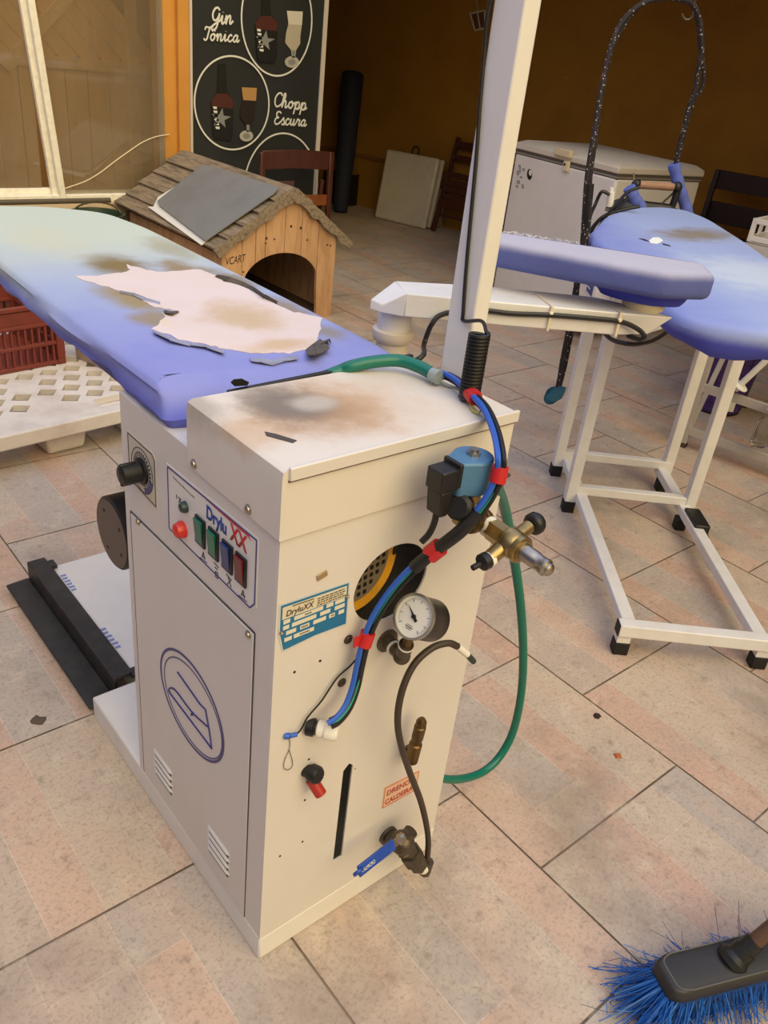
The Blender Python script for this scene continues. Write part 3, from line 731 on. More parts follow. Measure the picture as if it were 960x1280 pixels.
k = MB(); k.tube([bundle_pt(p, Vector((.002, 0, 0))) for p in bp_[17:]], .0068, 12, 6); obj('sleeve', k, m_black, mc)
for i in (3, 7, 11, 15):
    p0, p1 = bp_[i - 1], bp_[i + 1]; c0, c1 = bundle_pt(p0, Vector()), bundle_pt(p1, Vector()); cm = bundle_pt(bp_[i], Vector()); d = (c1 - c0).normalized()
    k = MB(); k.cyl(cm - d * .010 - Y * .001, cm + d * .010 - Y * .001, .0104 if i != 11 else .0122, seg=14); tpz = obj('tape', k, m_tape, mc)
    if i == 15:
        k = MB(); k.obox(cm + Vector((-.010, 0, .001)), (.020, .002, .016)); obj('tape_end', k, m_tape, tpz)
k = MB(); k.tube([bundle_pt(bp_[0], Vector((0, 0, .002))), onz(556, 480, .905), onz(572, 486, .904), onz(588, 497, .908)], .002, 6); obj('cable', k, M('grey wire', (150, 156, 150), .4), mc)
k = MB(); k.tube([onz(588, 502, .905), onz(590, 512, .903), onz(598, 516, .904), onz(603, 509, .91)], .0014, 6); obj('cable', k, M('yellow earth wire', (190, 180, 60), .4), mc)
# green hoses
k = MB(); k.tube([Vector((.13, .235, .87)), onz(417, 467, .895), onz(440, 458, .907), onz(470, 452, .915), onz(500, 451, .918), onz(525, 459, .916), onz(543, 469, .913)], .0092, 12); obj('hose', k, m_green, mc)
k = MB(); k.tube([onz(540, 468, .914), onz(549, 472, .914)], .0105, 12, 0); obj('hose_clip', k, M('clear clip', (150, 160, 158), .3), mc)
k = MB(); k.tube([ony(612, 600, -.03), ony(622, 610, 0), ony(632, 640, .03), ony(643, 700, .05), ony(651, 760, .05), ony(654, 820, .05), ony(651, 870, .05), ony(641, 915, .05), ony(625, 945, .05), ony(605, 964, .05), ony(580, 973, .05), ony(553, 973, .05), ony(520, 960, .06)], .0082, 12); gh = obj('hose', k, m_green, mc)
k = MB(); q = ony(622, 602, -.01); k.lathe(q, (.6, .5, -.7), [(.010, -.01), (.010, .006)], 12); k.tube([q, q + Vector((.014, -.008, .012))], .0025, 6, 0); obj('hose_clamp', k, m_darksteel, gh)

# --- motor on the inner flank --------------------------------------------
mo = Vector((.035, .512, .575)); ma = onx(140, 667, .03)
k = MB(); k.lathe(ma, X, [(0, 0), (.066, 0), (.069, .003), (.069, .11), (.05, .125), (0, .125)], 40)
mt = obj('vacuum_motor', k, M('motor black', (34, 30, 29), .45), mc)
k = MB(); k.lathe(ma - X * .0012, X, [(0, 0), (.064, 0), (.064, .0012), (0, .0012)], 40); obj('end_plate', k, M('brown end plate', (84, 70, 64), .45), mt)
for a in (.9, 2.5, 3.7, 5.2):
    k = MB(); p_ = ma + (Y * math.cos(a) + Z * math.sin(a)) * .045; k.cyl(p_ - X * .0022, p_, .0035, seg=10); obj('screw', k, m_black, mt)
k = MB(); k.prism([(ma.x + .03, .4325, .44), (ma.x + .03, .60, .505), (ma.x + .03, .60, .51), (ma.x + .03, .4325, .52)], X * .1); k.box((ma.x + .04, .432, .49), (ma.x + .12, .47, .62))
obj('motor_bracket', k, m_cab, mc)
k = MB(); k.tube([(.09, .43, .40), (.09, .49, .41), (.09, .50, .46)], .022, 14); obj('duct', k, M('grey duct', (150, 148, 148), .45), mc)

# --- pole and coiled lead ------------------------------------------------
k = MB(); k.box((.39, .117, .05), (.419, .169, 2.35)); po = obj('pole', k, m_white, mc, bevel=.003)
k = MB(); k.box((.376, .11, .25), (.392, .175, .31)); k.box((.376, .11, .6), (.392, .175, .66)); obj('pole_bracket', k, m_white, mc, bevel=.001)
sc0 = Vector((.335, .052, .901)); top_z = .901
for zz in range(901, 1100):
    q = Vector((.335, .052, zz / 1000)); pr_ = RC @ (np.array(q) - CAM)
    if 640 + F_PX * pr_[1] / pr_[2] > 416: top_z = zz / 1000
pts = []; turns = 19
for i in range(turns * 12 + 1):
    t = i / (turns * 12); a = t * turns * 2 * PI
    pts.append(sc0 + Vector((math.cos(a) * .0125, math.sin(a) * .0125, .003 + t * (top_z - .904))))
tp_ = pts[-1]
k = MB(); k.tube(pts, .0029, 6, 0); cl = obj('coiled_lead', k, m_black, mc)
k = MB(); k.tube([tp_, tp_ + Vector((.02, .03, .004)), onx(580, 401, .387), onx(579, 388, .387), onx(584, 320, .387), onx(595, 200, .387), onx(600, 130, .387), onx(606, 60, .387) , onx(611, 10, .384), Vector((.387, .16, 1.5)), Vector((.387, .15, 2.3))], .0026, 8); obj('lead', k, m_black, cl)

# --- swivel arm and sleeve board -----------------------------------------
ZA, ZB = .970, .932
tpz = [(494, 351), (600, 357), (743, 371), (800, 384), (842, 397), (774, 391), (640, 379), (508, 367)]
top = [onz(u, v, ZA) for u, v in tpz]
bot_ = [Vector((p.x, p.y, ZB)) for p in top]
e = onz(808, 418, ZB); bot_[4] = e; bot_[3] = e + (top[3] - top[5]) * .9; bot_[3].z = ZB; bot_[5] = top[5].copy(); bot_[5].z = ZB
k = MB(); k.loft([bot_, top]); arm = obj('swivel_arm', k, m_tube, mc, bevel=.002)
lt = onz(463, 377, .945); lf = lt + (top[7] - top[0]); 
k = MB()
tA, tB = top[0], top[7]; bA, bB = bot_[0], bot_[7]
cA, cB = lt, onz(477, 391, .932)
k.loft([[tA, tB, bB, bA], [cA + Z * .004, cB + Z * .012, cB - Z * .0, cA - Z * .012]]); obj('arm_elbow', k, m_tube, arm, bevel=.0015)
cu = (tA + tB) * .32 + (cA + cB) * .18; cu.z = 0; cu = onz(492, 412, .893)
k = MB(); k.lathe((cu.x, cu.y, .70), Z, [(.028, 0), (.028, .172), (.034, .178), (.036, .186), (.036, .194), (.031, .196)], 32); sp = obj('swivel_socket', k, M('cream socket', (216, 204, 186), .45), mc)
k = MB(); k.lathe((cu.x, cu.y, .89), Z, [(.0285, 0), (.0285, .012), (.029, .014), (.029, .046), (0, .046)], 32); obj('swivel_neck', k, m_white, sp)
k = MB(); k.box((cu.x - .03, cu.y - .03, .66), (cu.x + .03, cu.y + .03, .71)); k.bar((W_ - .01, .36, .68), (cu.x, cu.y, .68), .04, .04); obj('socket_bracket', k, m_white, sp, bevel=.002)
for u0, v0, u1, v1, u2, v2 in ((670, 367, 690, 383, 686, 408), (757, 378, 776, 391, 771, 413)):
    k = MB(); a, b_, c_ = onz(u0, v0, ZA + .001), onz(u1, v1, ZA + .001), onz(u2, v2, ZB + .001)
    b2 = b_ + Vector((-.001, -.002, -.0)); k.bar(a, b2, .004, .002); k.bar(b2, Vector((b2.x, b2.y, ZB - .001)), .004, .002, up=(1, 1, 0)); k.ball(b2 - Z * .012, .0045); obj('zip_tie', k, M('cream tie', (224, 208, 180), .5), arm)
nrm = (top[6] - top[7]).cross(Z).normalized(); nrm = nrm if nrm.y < 0 else -nrm
def armside(u, v, d=.004): return onp(u, v, top[7] + nrm * d, nrm)
k = MB(); k.tube([Vector((.37, .25, .87)), onz(527, 446, .91) , armside(530, 430, .012), armside(540, 405, .012), armside(556, 392), armside(600, 388), armside(640, 392), armside(690, 394), armside(740, 398), armside(775, 402), armside(795, 410), armside(805, 419, .01), armside(800, 424, .004), armside(785, 420, -.02)], .0042, 8); obj('lead', k, m_black, arm)
# sleeve board
ZS = 1.05
piv = onz(803, 384, ZA)
k = MB(); k.lathe((piv.x, piv.y, ZA), Z, [(.034, 0), (.036, .004), (.036, .012), (.03, .018), (0, .018)], 32); sl = obj('sleeve_pivot', k, M('cream swivel disc', (222, 208, 178), .5), mc)
m_blue = M('blue cover cloth', (104, 116, 206), .85, var=.25, vs=14, col2=(84, 96, 186), bump=.25, bs=18)
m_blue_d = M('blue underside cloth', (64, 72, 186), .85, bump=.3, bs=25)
near_, tip_, tipf = onz(836, 341, ZS), onz(897, 342, ZS), onz(884, 328, ZS)
farL, nearL = onz(612, 286, ZS), onz(604, 298, ZS)
out = [nearL, near_, tip_ + Vector((-.004, -.004, 0)), tipf, farL]
cen = sum(out, Vector()) / 5
def rounded(poly, r, n=5, sharp=()):
    res = []; rb0 = r
    for i in range(len(poly)):
        r = .012 if i in sharp else rb0
        a, b_, c_ = poly[i - 1], poly[i], poly[(i + 1) % len(poly)]
        d0, d1 = (a - b_), (c_ - b_); rr_ = min(r, d0.length * .45, d1.length * .45)
        p0, p1 = b_ + d0.normalized() * rr_, b_ + d1.normalized() * rr_
        for t in range(n + 1):
            t /= n; res.append(p0 * (1 - t) ** 2 + b_ * 2 * t * (1 - t) + p1 * t * t)
    return res
def inset(poly, d):
    c0 = sum(poly, Vector()) / len(poly); n_ = len(poly); res = []
    for i in range(n_):
        t = (poly[(i + 1) % n_] - poly[i - 1]); t.z = 0; t.normalize(); nn = Vector((-t.y, t.x, 0))
        if nn.dot(c0 - poly[i]) < 0: nn = -nn
        res.append(poly[i] + nn * d)
    return res
def densify(P, n=3):
    r = []
    for i in range(len(P)):
        a, b_ = P[i], P[(i + 1) % len(P)]; m_ = max(1, int((b_ - a).length / .03))
        r += [a.lerp(b_, t / m_) for t in range(m_)]
    return r
def pad(poly, zt, th, r=.012, puff=.004, dz=None):
    """padded board: outline poly, top at zt, thickness th, rounded edge; dz(p) lets the hem hang"""
    rings = []
    for k_ in range(5):
        a = PI / 2 * k_ / 4
        rings.append([Vector((p.x, p.y, zt - th + r - r * math.cos(a) - (dz(p) * (1 - k_ / 8) if dz else 0))) for p in inset(poly, r - r * math.sin(a))])
    for k_ in range(5):
        a = PI / 2 * k_ / 4
        rings.append([Vector((p.x, p.y, zt - r + r * math.sin(a) - puff)) for p in inset(poly, r - r * math.cos(a))])
    rings.append([Vector((p.x, p.y, zt - puff * .3)) for p in inset(poly, r * 1.25)]); rings.append([Vector((p.x, p.y, zt)) for p in inset(poly, r * 1.6)])
    mb = MB(); mb.loft(rings); return mb
so_ = rounded(out, .018, 6)
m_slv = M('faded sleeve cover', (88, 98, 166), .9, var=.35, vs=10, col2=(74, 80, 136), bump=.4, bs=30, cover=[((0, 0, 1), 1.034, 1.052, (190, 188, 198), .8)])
k = pad(densify(so_), ZS, .044, .012, .002); slb = obj('sleeve_board', k, m_slv, sl)
mid0 = (piv * 1); d_ = (farL + nearL - near_ - tipf).normalized(); wd_ = Z.cross(d_)
k = MB()
k.loft([[Vector((piv.x, piv.y, 0)) + d_ * x * s + wd_ * y * s + Z * zz for x, y in [(.085 * math.cos(t * PI / 12) + .01, .050 * math.sin(t * PI / 12)) for t in range(24)]] for s, zz in ((.80, ZA + .014), (.86, ZA + .020), (.98, ZS - .042), (.8, ZS - .03))])
obj('cover_skirt', k, m_blue_d, sl)
k = MB(); R2 = random.Random(3)
for i in range(70):
    t = R2.random() ** 1.2; p_ = farL.lerp(tipf, .02 + .38 * t) + Vector((R2.uniform(-.02, .005), R2.uniform(-.02, .005), -.004))
    k.tube([p_, p_ + Vector((R2.uniform(-.008, .008), R2.uniform(-.008, .008), R2.uniform(.002, .007))), p_ + Vector((R2.uniform(-.016, .016), R2.uniform(-.016, .016), R2.uniform(.0, .004)))], .0005, 4, 3)
fz = obj('fraying', k, M('frayed lint', (206, 204, 214), .9), slb); fz['kind'] = 'stuff'

# --- long board with blue cover ------------------------------------------
ZT = .886
poly = [Vector((.002, .278, 0)), Vector((.16, .240, 0)), Vector((.405, .232, 0)), Vector((.412, .6, 0)), Vector((.415, 1.2, 0)), Vector((.39, 1.37, 0)), Vector((.27, 1.46, 0)), Vector((.10, 1.49, 0)), Vector((.04, 1.42, 0)), Vector((.012, 1.1, 0)), Vector((.0, .6, 0))]
po_ = rounded(poly, .05, 5, (0,))
po_ = densify(po_)
def hem(p):
    return .006 * math.sin(p.y * 21) + .004 * math.sin(p.y * 47 + 1) + (.010 if p.y < .3 else 0)
m_cov = M('faded and lit blue board cover', (134, 140, 206), .85, var=.3, vs=9, col2=(108, 116, 196), bump=.3, bs=16,
          cover=[((.35, .8, .0), .30, .72, (164, 178, 206), .85), ((.3, 1, 0), .70, 1.25, (190, 200, 186), .95), ((0, 0, -1), -.872, -.845, (92, 100, 200), .75)],  # pale gradients mix real fading with brightness painted into the colour
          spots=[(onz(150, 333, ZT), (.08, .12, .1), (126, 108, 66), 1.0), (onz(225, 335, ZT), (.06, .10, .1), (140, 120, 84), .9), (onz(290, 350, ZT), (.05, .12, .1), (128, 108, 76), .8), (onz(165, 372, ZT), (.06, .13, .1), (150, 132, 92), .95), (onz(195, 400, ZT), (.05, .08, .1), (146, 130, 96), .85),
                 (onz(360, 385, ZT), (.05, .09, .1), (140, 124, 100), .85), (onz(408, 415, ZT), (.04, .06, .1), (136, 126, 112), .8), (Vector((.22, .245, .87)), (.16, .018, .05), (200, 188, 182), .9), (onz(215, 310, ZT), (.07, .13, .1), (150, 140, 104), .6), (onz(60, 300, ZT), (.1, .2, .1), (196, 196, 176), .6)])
k = pad(po_, ZT, .052, .016, .002, hem)
for v in k.bm.verts:
    if v.co.y < .36 and v.co.z > ZT - .03: v.co.y += .040 * min(1, (v.co.z - ZT + .03) / .028) * min(1, (.36 - v.co.y) / .07)
    if v.co.x < .06 and ZT - .045 < v.co.z < ZT - .012: v.co.x += .006 * math.sin(v.co.y * 13 + v.co.z * 90)
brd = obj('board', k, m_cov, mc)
k = MB(); k.loft([[p + Z * (.834 - .012) for p in inset(po_, .03)], [p + Z * .845 for p in inset(po_, .03)]]); obj('board_tray', k, M('board tray', (60, 62, 96), .6), brd)
k = MB(); k.prism([Vector((.06, .219, .838)), Vector((.38, .219, .838)), Vector((.38, .219, .9045)), Vector((.06, .219, .898))], Y * .008); obj('board_end_rail', k, m_black, brd, bevel=.001)
# torn opening showing the padding
patch = [(94, 346), (120, 345), (148, 342), (162, 338), (157, 331), (176, 336), (196, 340), (225, 339), (252, 337), (268, 345), (280, 352), (296, 356), (312, 362), (325, 370), (345, 380), (362, 389), (380, 393), (402, 398), (401, 412), (397, 424), (402, 433), (385, 437), (362, 442), (340, 441), (320, 442), (300, 439), (280, 436), (262, 432), (240, 428), (222, 424), (208, 418), (188, 412), (199, 405), (206, 396), (203, 391), (220, 389), (206, 386), (186, 382), (176, 373), (160, 367), (150, 364), (128, 357), (110, 352)]
rj = random.Random(4)
fine = []
for i in range(len(patch)):
    a, b_ = patch[i], patch[(i + 1) % len(patch)]
    for t in (0, .33, .66):
        fine.append((a[0] + (b_[0] - a[0]) * t + rj.uniform(-1.3, 1.3), a[1] + (b_[1] - a[1]) * t + rj.uniform(-.9, .9)))
k = MB(); k.holed([onz(u, v, ZT + .0002) for u, v in fine], [], Z * .0008)
obj('exposed_padding', k, M('exposed padding felt', (218, 203, 204), .9, var=.3, vs=10, col2=(210, 190, 176), bump=.2, bs=80, spots=[(onz(300, 395, ZT), (.09, .11, .1), (190, 164, 122), .75), (onz(350, 432, ZT), (.10, .04, .1), (196, 166, 126), .75), (onz(200, 400, ZT), (.02, .06, .1), (214, 196, 160), .5)]), brd, smooth=False)
def flap(name, px, mat, lift=.006):
    n_ = len(px) // 2; k = MB(); A = [onz(u, v, ZT + .0008) for u, v in px[:n_]]; B = [onz(u, v, ZT + lift * (1 + .4 * math.sin(i * 2.1))) for i, (u, v) in enumerate(px[n_:])]
    for i in range(n_ - 1): k.face([A[i], A[i + 1], B[i + 1], B[i]])
    o = obj(name, k, mat, brd); s = o.modifiers.new('solid', 'SOLIDIFY'); s.thickness = .0012; return o
m_flap = M('charred cloth edge', (92, 84, 80), .9, var=.5, vs=60, col2=(44, 40, 38))
m_flapb = M('curled blue cloth', (150, 154, 180), .9, var=.4, vs=30, col2=(110, 112, 130))
flap('torn_edge', [(268, 346), (282, 352), (300, 357), (318, 364), (330, 373), (345, 380), (272, 343), (288, 346), (304, 352), (318, 359), (331, 368), (347, 377)], m_flap, .008)
flap('torn_edge', [(192, 413), (212, 421), (238, 429), (258, 432), (280, 437), (192, 416), (212, 425), (238, 432), (258, 434), (280, 441)], m_flapb, .005)
flap('torn_edge', [(383, 437), (392, 430), (400, 424), (408, 430), (384, 445), (396, 444), (406, 440), (412, 436)], m_flap, .010)
flap('torn_edge', [(395, 432), (402, 428), (410, 425), (404, 428), (412, 424), (414, 430)], m_flap, .008)
flap('torn_edge', [(150, 366), (165, 369), (180, 376), (200, 381), (150, 363), (166, 366), (182, 372), (200, 377)], m_flapb, .004)
flap('torn_edge', [(205, 388), (214, 390), (221, 389), (205, 391), (215, 393), (224, 390)], m_flap, .004)
flap('torn_edge', [(312, 448), (325, 447), (340, 450), (355, 446), (372, 444), (314, 451), (326, 452), (341, 456), (355, 451), (372, 448)], m_flapb, .004)
k = MB(); k.holed([Vector((p.x, .229, p.z)) for p in [ony(u, v, .229) for u, v in ((288, 478), (292, 474), (302, 473), (310, 477), (308, 481), (292, 482))]], [], Y * -.003); obj('burn_hole', k, m_hole, brd)

# ================================================================== second ironing board on tube stand
UU, VV = Vector((.657, .754, 0)).normalized(), Vector((.754, -.657, 0)).normalized()
def uv(u, v, z=0.0): return UU * u + VV * v + Z * z
ib = thing('ironing_board', uv(1.5, .98), 'wide blue padded ironing board on white square tube stand with black feet', 'ironing board')
ZI = .89
out = [uv(*q) for q in ((.872, .70), (1.3, .675), (1.75, .668), (2.14, .80), (2.40, .945), (2.50, 1.08), (2.49, 1.19), (2.33, 1.225), (1.95, 1.215), (1.68, 1.195), (1.2, 1.19), (.85, 1.18), (.84, .90))]
ob = densify(rounded(out, .075, 6))
m_cov2 = M('washed blue board cover with glare', (122, 134, 200), .85, var=.35, vs=7, col2=(150, 162, 208), bump=.35, bs=10,
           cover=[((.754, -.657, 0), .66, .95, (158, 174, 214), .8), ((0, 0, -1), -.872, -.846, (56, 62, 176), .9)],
           spots=[(onz(872, 293, ZI), (.26, .12, .2), (132, 120, 104), .95), (onz(950, 345, ZI), (.32, .28, .2), (190, 202, 218), .85)])  # brown spot is scorch, large pale spot is painted glare
def hem2(p):
    e = p.dot(UU); return (.010 if e < 1.1 else .008) + .010 * math.sin(p.x * 26 + p.y * 9) + (.022 * math.exp(-((p - uv(.87, .80)).length / .07) ** 2))
pad2 = pad(ob, ZI, .040, .022, .002, hem2)
ocen = uv(1.6, .95)
for v in pad2.bm.verts:
    if v.co.z < ZI - .010:
        q = v.co - ocen; q.z = 0; s_ = q.dot(UU) * 31 + q.dot(VV) * 44
        v.co += q.normalized() * (.0055 * math.sin(s_) + .004 * math.sin(s_ * 2.3 + 1)) * min(1, (ZI - .010 - v.co.z) / .02)
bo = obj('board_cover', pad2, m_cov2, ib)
k = MB(); k.loft([[p + Z * .825 for p in inset(ob, .06)], [p + Z * .855 for p in inset(ob, .05)]]); obj('board_tray', k, m_white, ib)
k = MB(); k.holed([onz(u, v, ZI + .0004) for u, v in ((811, 301), (816, 297), (824, 297), (829, 301), (822, 305), (813, 304))], [], Z * .0008); obj('torn_spot', k, M('white padding', (232, 234, 232), .9), bo, smooth=False)
for a in (((798, 298), (806, 299), (812, 302), (806, 301)), ((828, 304), (838, 307), (838, 308), (829, 306))):
    k = MB(); k.holed([onz(u, v, ZI + .0004) for u, v in a], [], Z * .0006); obj('torn_spot', k, m_ink, bo, smooth=False)
T = .036
for (u, v, nm) in ((1.665, .782, 1), (1.935, .782, 1), (1.665, 1.185, 0), (1.945, 1.185, 0)):
    k = MB(); c_ = uv(u, v); k.obox(c_ + Z * .43, (T, T, .79 if nm else .76), UU, VV); lg_ = obj('upright', k, m_tube, ib, bevel=.003)
    if nm:
        k = MB(); k.obox(c_ + Z * .021, (T + .004, T + .004, .042), UU, VV); obj('foot_cap', k, m_rubber, lg_, bevel=.003)
for u in (1.665, 1.94):
    k = MB(); k.bar(uv(u, .78, .085), uv(u, 1.19, .085), .030, .030); obj('cross_rail', k, m_tube, ib, bevel=.003)
for v in (.815, 1.165):
    k = MB(); k.bar(uv(.92, v, .060), uv(1.96, v, .060), .036, .030); obj('floor_rail', k, m_tube, ib, bevel=.003)
k = MB(); k.bar(uv(.912, .775, .078), uv(.912, 1.178, .078), .036, .036); fb = obj('front_bar', k, m_tube, ib, bevel=.003)
for v in (.774, 1.179):
    k = MB(); k.obox(uv(.912, v, .078), (.034, .003, .034), UU, VV); obj('end_plug', k, m_rubber, fb, bevel=.001)
for v in (.795, 1.16):
    k = MB(); k.obox(uv(.915, v, .048), (.03, .034, .03), UU, VV); st_ = obj('foot', k, m_tube, fb)
    k = MB(); k.obox(uv(.915, v, .019), (.036, .040, .038), UU, VV); obj('foot_cap', k, m_rubber, st_, bevel=.003)
for (u, v) in ((1.90, 1.165), (1.62, 1.155)):
    k = MB(); k.obox(uv(u, v, .022), (.035, .035, .044), UU, VV); obj('foot_cap', k, m_rubber, ib, bevel=.003)
k = MB(); k.obox(uv(1.555, 1.178, .068), (.12, .05, .035), UU, VV); sw = obj('pedal_switch', k, m_black, ib, bevel=.004)
k = MB(); k.tube([uv(1.50, 1.20, .05), uv(1.42, 1.20, .03), uv(1.36, 1.195, .012)], .006, 8); obj('lead', k, m_black, sw)
# control box under the near edge
q0 = onp(750, 350, uv(1.5, .66), VV)
k = MB(); k.obox(q0, (.13, .05, .10), UU, VV); cb = obj('control_box', k, m_white, ib, bevel=.006)
k = MB(); k.obox(q0 - VV * .0255 - UU * .015, (.07, .001, .07), UU, VV); lb = obj('box_label', k, M('label blue', (44, 66, 130), .5), cb)
k = MB()
for i in range(5): k.obox(q0 - VV * .0262 + Z * (-.022 + .011 * i) - UU * .005, (.035, .0006, .004), UU, VV)
obj('label_stripe', k, m_paper, lb, smooth=False)
k = MB(); k.tube([onp(u, v, uv(1.5, w_), VV) for u, v, w_ in ((742, 398, .7), (752, 412, .7), (764, 424, .7), (780, 429, .72), (797, 430, .76), (815, 426, .82), (832, 416, .88), (848, 402, .96))], .006, 8); obj('lead', k, m_black, ib)
# iron rest bracket at the tip
k = MB(); k.prism([uv(2.36, .98, .824), uv(2.72, .98, .824), uv(2.72, 1.2, .824), uv(2.36, 1.2, .824)], Z * .008); obj('iron_rest', k, m_darksteel, ib, bevel=.001)

# ------------------------------------------------------------------ iron with wrapped hose
IP = uv(2.6, 1.06, .832)
ir = thing('steam_iron', IP, 'black steam iron with wooden handle and blue wrapped hose loop above it', 'iron')
ip0 = uv(2.6, 1.06, 0); VN = UU
def ipx(u, v, d=0.0): return onp(u, v, ip0 + UU * d, UU)
sole = [uv(2.56, .985, .834), uv(2.56, 1.2, .834), uv(2.60, 1.205, .834), uv(2.645, 1.2, .834), uv(2.645, .985, .834), uv(2.625, .93, .834), uv(2.602, .90, .834), uv(2.58, .93, .834)]
k = MB(); k.loft([rounded(sole, .02, 3), [p + Z * .012 for p in rounded(sole, .02, 3)]]); obj('soleplate', k, m_steel, ir)
k = MB(); c0 = sum(sole, Vector()) / 8; k.loft([[p + Z * .012 for p in rounded(sole, .02, 3)], [c0 + (p - c0) * .92 + Z * .035 for p in rounded(sole, .02, 3)], [c0 + (p - c0) * .7 + Z * .05 for p in rounded(sole, .02, 3)]]); obj('iron_body', k, m_blackmetal, ir)
hL, hR = ipx(798, 231), ipx(844, 234)
k = MB(); k.lathe(hL, hR - hL, [(.012, 0), (.014, .004), (.0145, .03), (.014, (hR - hL).length * .5), (.0145, (hR - hL).length - .02), (.0125, (hR - hL).length)], 20)
hd = obj('handle', k, M('worn wooden handle', (168, 128, 100), .6, var=.5, vs=40, col2=(138, 100, 76)), ir, label='bare wooden handle')
for a, dx in ((hL, -.008), (hR, .008)):
    k = MB(); k.tube([a + VV * dx + Z * .01, a + VV * dx * 1.6 + Z * -.01, Vector((a.x, a.y, .88)) + VV * dx], .013, 10, 4); k.ball(a + VV * dx, .019, (1, 1, 1.1)); obj('handle_post', k, m_black, ir)
k = MB(); k.tube([ipx(793, 228), ipx(792, 216)], .003, 6, 0); obj('pin', k, m_steel, ir)
m_wrap = M('blue cloth wrap', (96, 112, 196), .85, var=.4, vs=30, col2=(72, 86, 172), bump=.6, bs=60)
k = MB(); k.tube([ipx(786, 234, -.02), ipx(792, 246, -.02), ipx(800, 258, -.02), ipx(808, 268, -.02)], lambda t: .023 + .001 * math.sin(t * 30), 14, 8); obj('cloth_wrap', k, m_wrap, ir)
k = MB(); k.tube([ipx(842, 205, .03), ipx(846, 222, .03), ipx(851, 240, .03), ipx(857, 258, .03), ipx(861, 272, .03)], lambda t: .022 + .0012 * math.sin(t * 26), 14, 8); obj('cloth_wrap', k, m_wrap, ir)
k = MB(); k.tube([ipx(843, 240, .01), ipx(830, 252, .0), ipx(820, 262, -.01)], .004, 8); obj('lead', k, m_black, ir)
m_braid = M('braided black sleeve', (28, 24, 28), .75, fleck=(95, .27, (176, 168, 166)), var=.4, vs=30, col2=(60, 36, 40))
L1 = [(845, 206), (848, 188), (854, 165), (860, 140), (868, 115), (873, 90), (877, 65), (876, 35), (870, 12), (858, 1), (838, -3), (815, 0), (795, 10), (776, 30), (765, 55), (757, 85), (752, 110), (747, 140), (742, 170), (737, 200), (733, 230), (731, 260), (729, 290), (727, 320), (722, 350)]
k = MB(); k.tube([ipx(u, v, .03 - .25 * max(0, i - 8) / 16) for i, (u, v) in enumerate(L1)], .0095, 10, 5); hs = obj('steam_hose', k, m_braid, ir)
L2 = [(848, 196), (857, 160), (866, 130), (878, 108), (880, 88), (875, 60), (873, 30), (866, 8), (852, -3), (832, -6), (812, -2), (792, 16), (772, 46), (761, 76), (755, 105), (749, 140), (745, 175), (740, 205), (737, 235), (735, 265), (733, 295), (730, 325), (724, 352)]
k = MB(); k.tube([ipx(u, v, .04 - .25 * max(0, i - 8) / 14) for i, (u, v) in enumerate(L2)], .0075, 8, 5); obj('braided_lead', k, m_braid, ir)
hk = ipx(862, 6, .03)
k = MB(); k.tube([hk + Vector((0, 0, -.03)) - VV * .02, hk - Z * .045, hk + Vector((0, 0, -.03)) + VV * .02, hk + VV * .01 + Z * .05, hk + Z * .12], .004, 6); k.cyl(hk + Z * .12, Vector((hk.x + (2.9 - hk.x) * (1 if hk.x < 2.9 else 0), hk.y, 2.56)), .0025, seg=6)
hh = obj('hanger_hook', k, m_darksteel, thing('hose_hanger', Vector((hk.x, hk.y, hk.z - .05)), 'thin metal hook holding up the top of the braided hose loop', 'hook'))
# pull cord with blue plug, hanging past the tube stand
cp0 = uv(1.72, .70, 0)
def cpx(u, v, d=0.0): return onp(u, v, cp0 + UU * d, UU)
pcd = thing('power_cord', cpx(697, 493), 'braided black power cord with blue plug dangling beside the tube stand', 'cord')
k = MB(); k.tube([cpx(u, v) for u, v in ((733, 290), (728, 315), (722, 345), (717, 375), (713, 400), (708, 425), (703, 450), (700, 470), (697, 484))], .0075, 8); obj('cord', k, m_braid, pcd)
k = MB(); k.tube([cpx(u, v, .02) for u, v in ((738, 250), (735, 290), (728, 330), (722, 360), (720, 390), (712, 430), (706, 460), (700, 482))], .006, 8); obj('cord', k, m_braid, pcd)
pa, pb = cpx(701, 484), cpx(688, 498)
k = MB(); k.loft([[pa + (p - pa) * 1 for p in circ(pa, VV, UU, .018, .012, 12)], circ(pa * .4 + pb * .6, VV, Z, .030, .026, 12), circ(pb, VV, Z, .022, .022, 12)]); obj('plug', k, M('teal blue plug', (30, 96, 128), .4), pcd, label='teal blue plug')
# loose black leads at the tip of the board
bl = thing('supply_leads', uv(2.2, .72, .90), 'tangle of thin black leads at the left tip of the blue board', 'leads')
tip0 = uv(2.0, .70, 0)
def lpx(u, v, d=0.0): return onp(u, v, tip0 + UU * d, UU)
for pts in ([(800, 258), (780, 262), (760, 268), (745, 280), (735, 300), (727, 330), (722, 352)], [(786, 246), (770, 262), (752, 272), (738, 288), (728, 305)], [(762, 243), (752, 240), (744, 256), (738, 270), (734, 292)], [(800, 234), (785, 240), (770, 256), (758, 270), (745, 290)]):
    k = MB(); k.tube([lpx(u, v, .25 if u > 740 else .15) for u, v in pts], .006, 8); obj('lead', k, m_black, bl)
k = MB(); a = lpx(764, 240, .27); b_ = lpx(762, 258, .27); k.cyl(a, b_, .013); k.cyl(a + (a - b_) * .3, a, .008); obj('connector', k, m_ptfe, bl, label='white connector')
k = MB(); k.cyl(lpx(738, 230, .2), lpx(733, 280, .2), .013, seg=12); obj('grip_tube', k, m_rubber, bl)

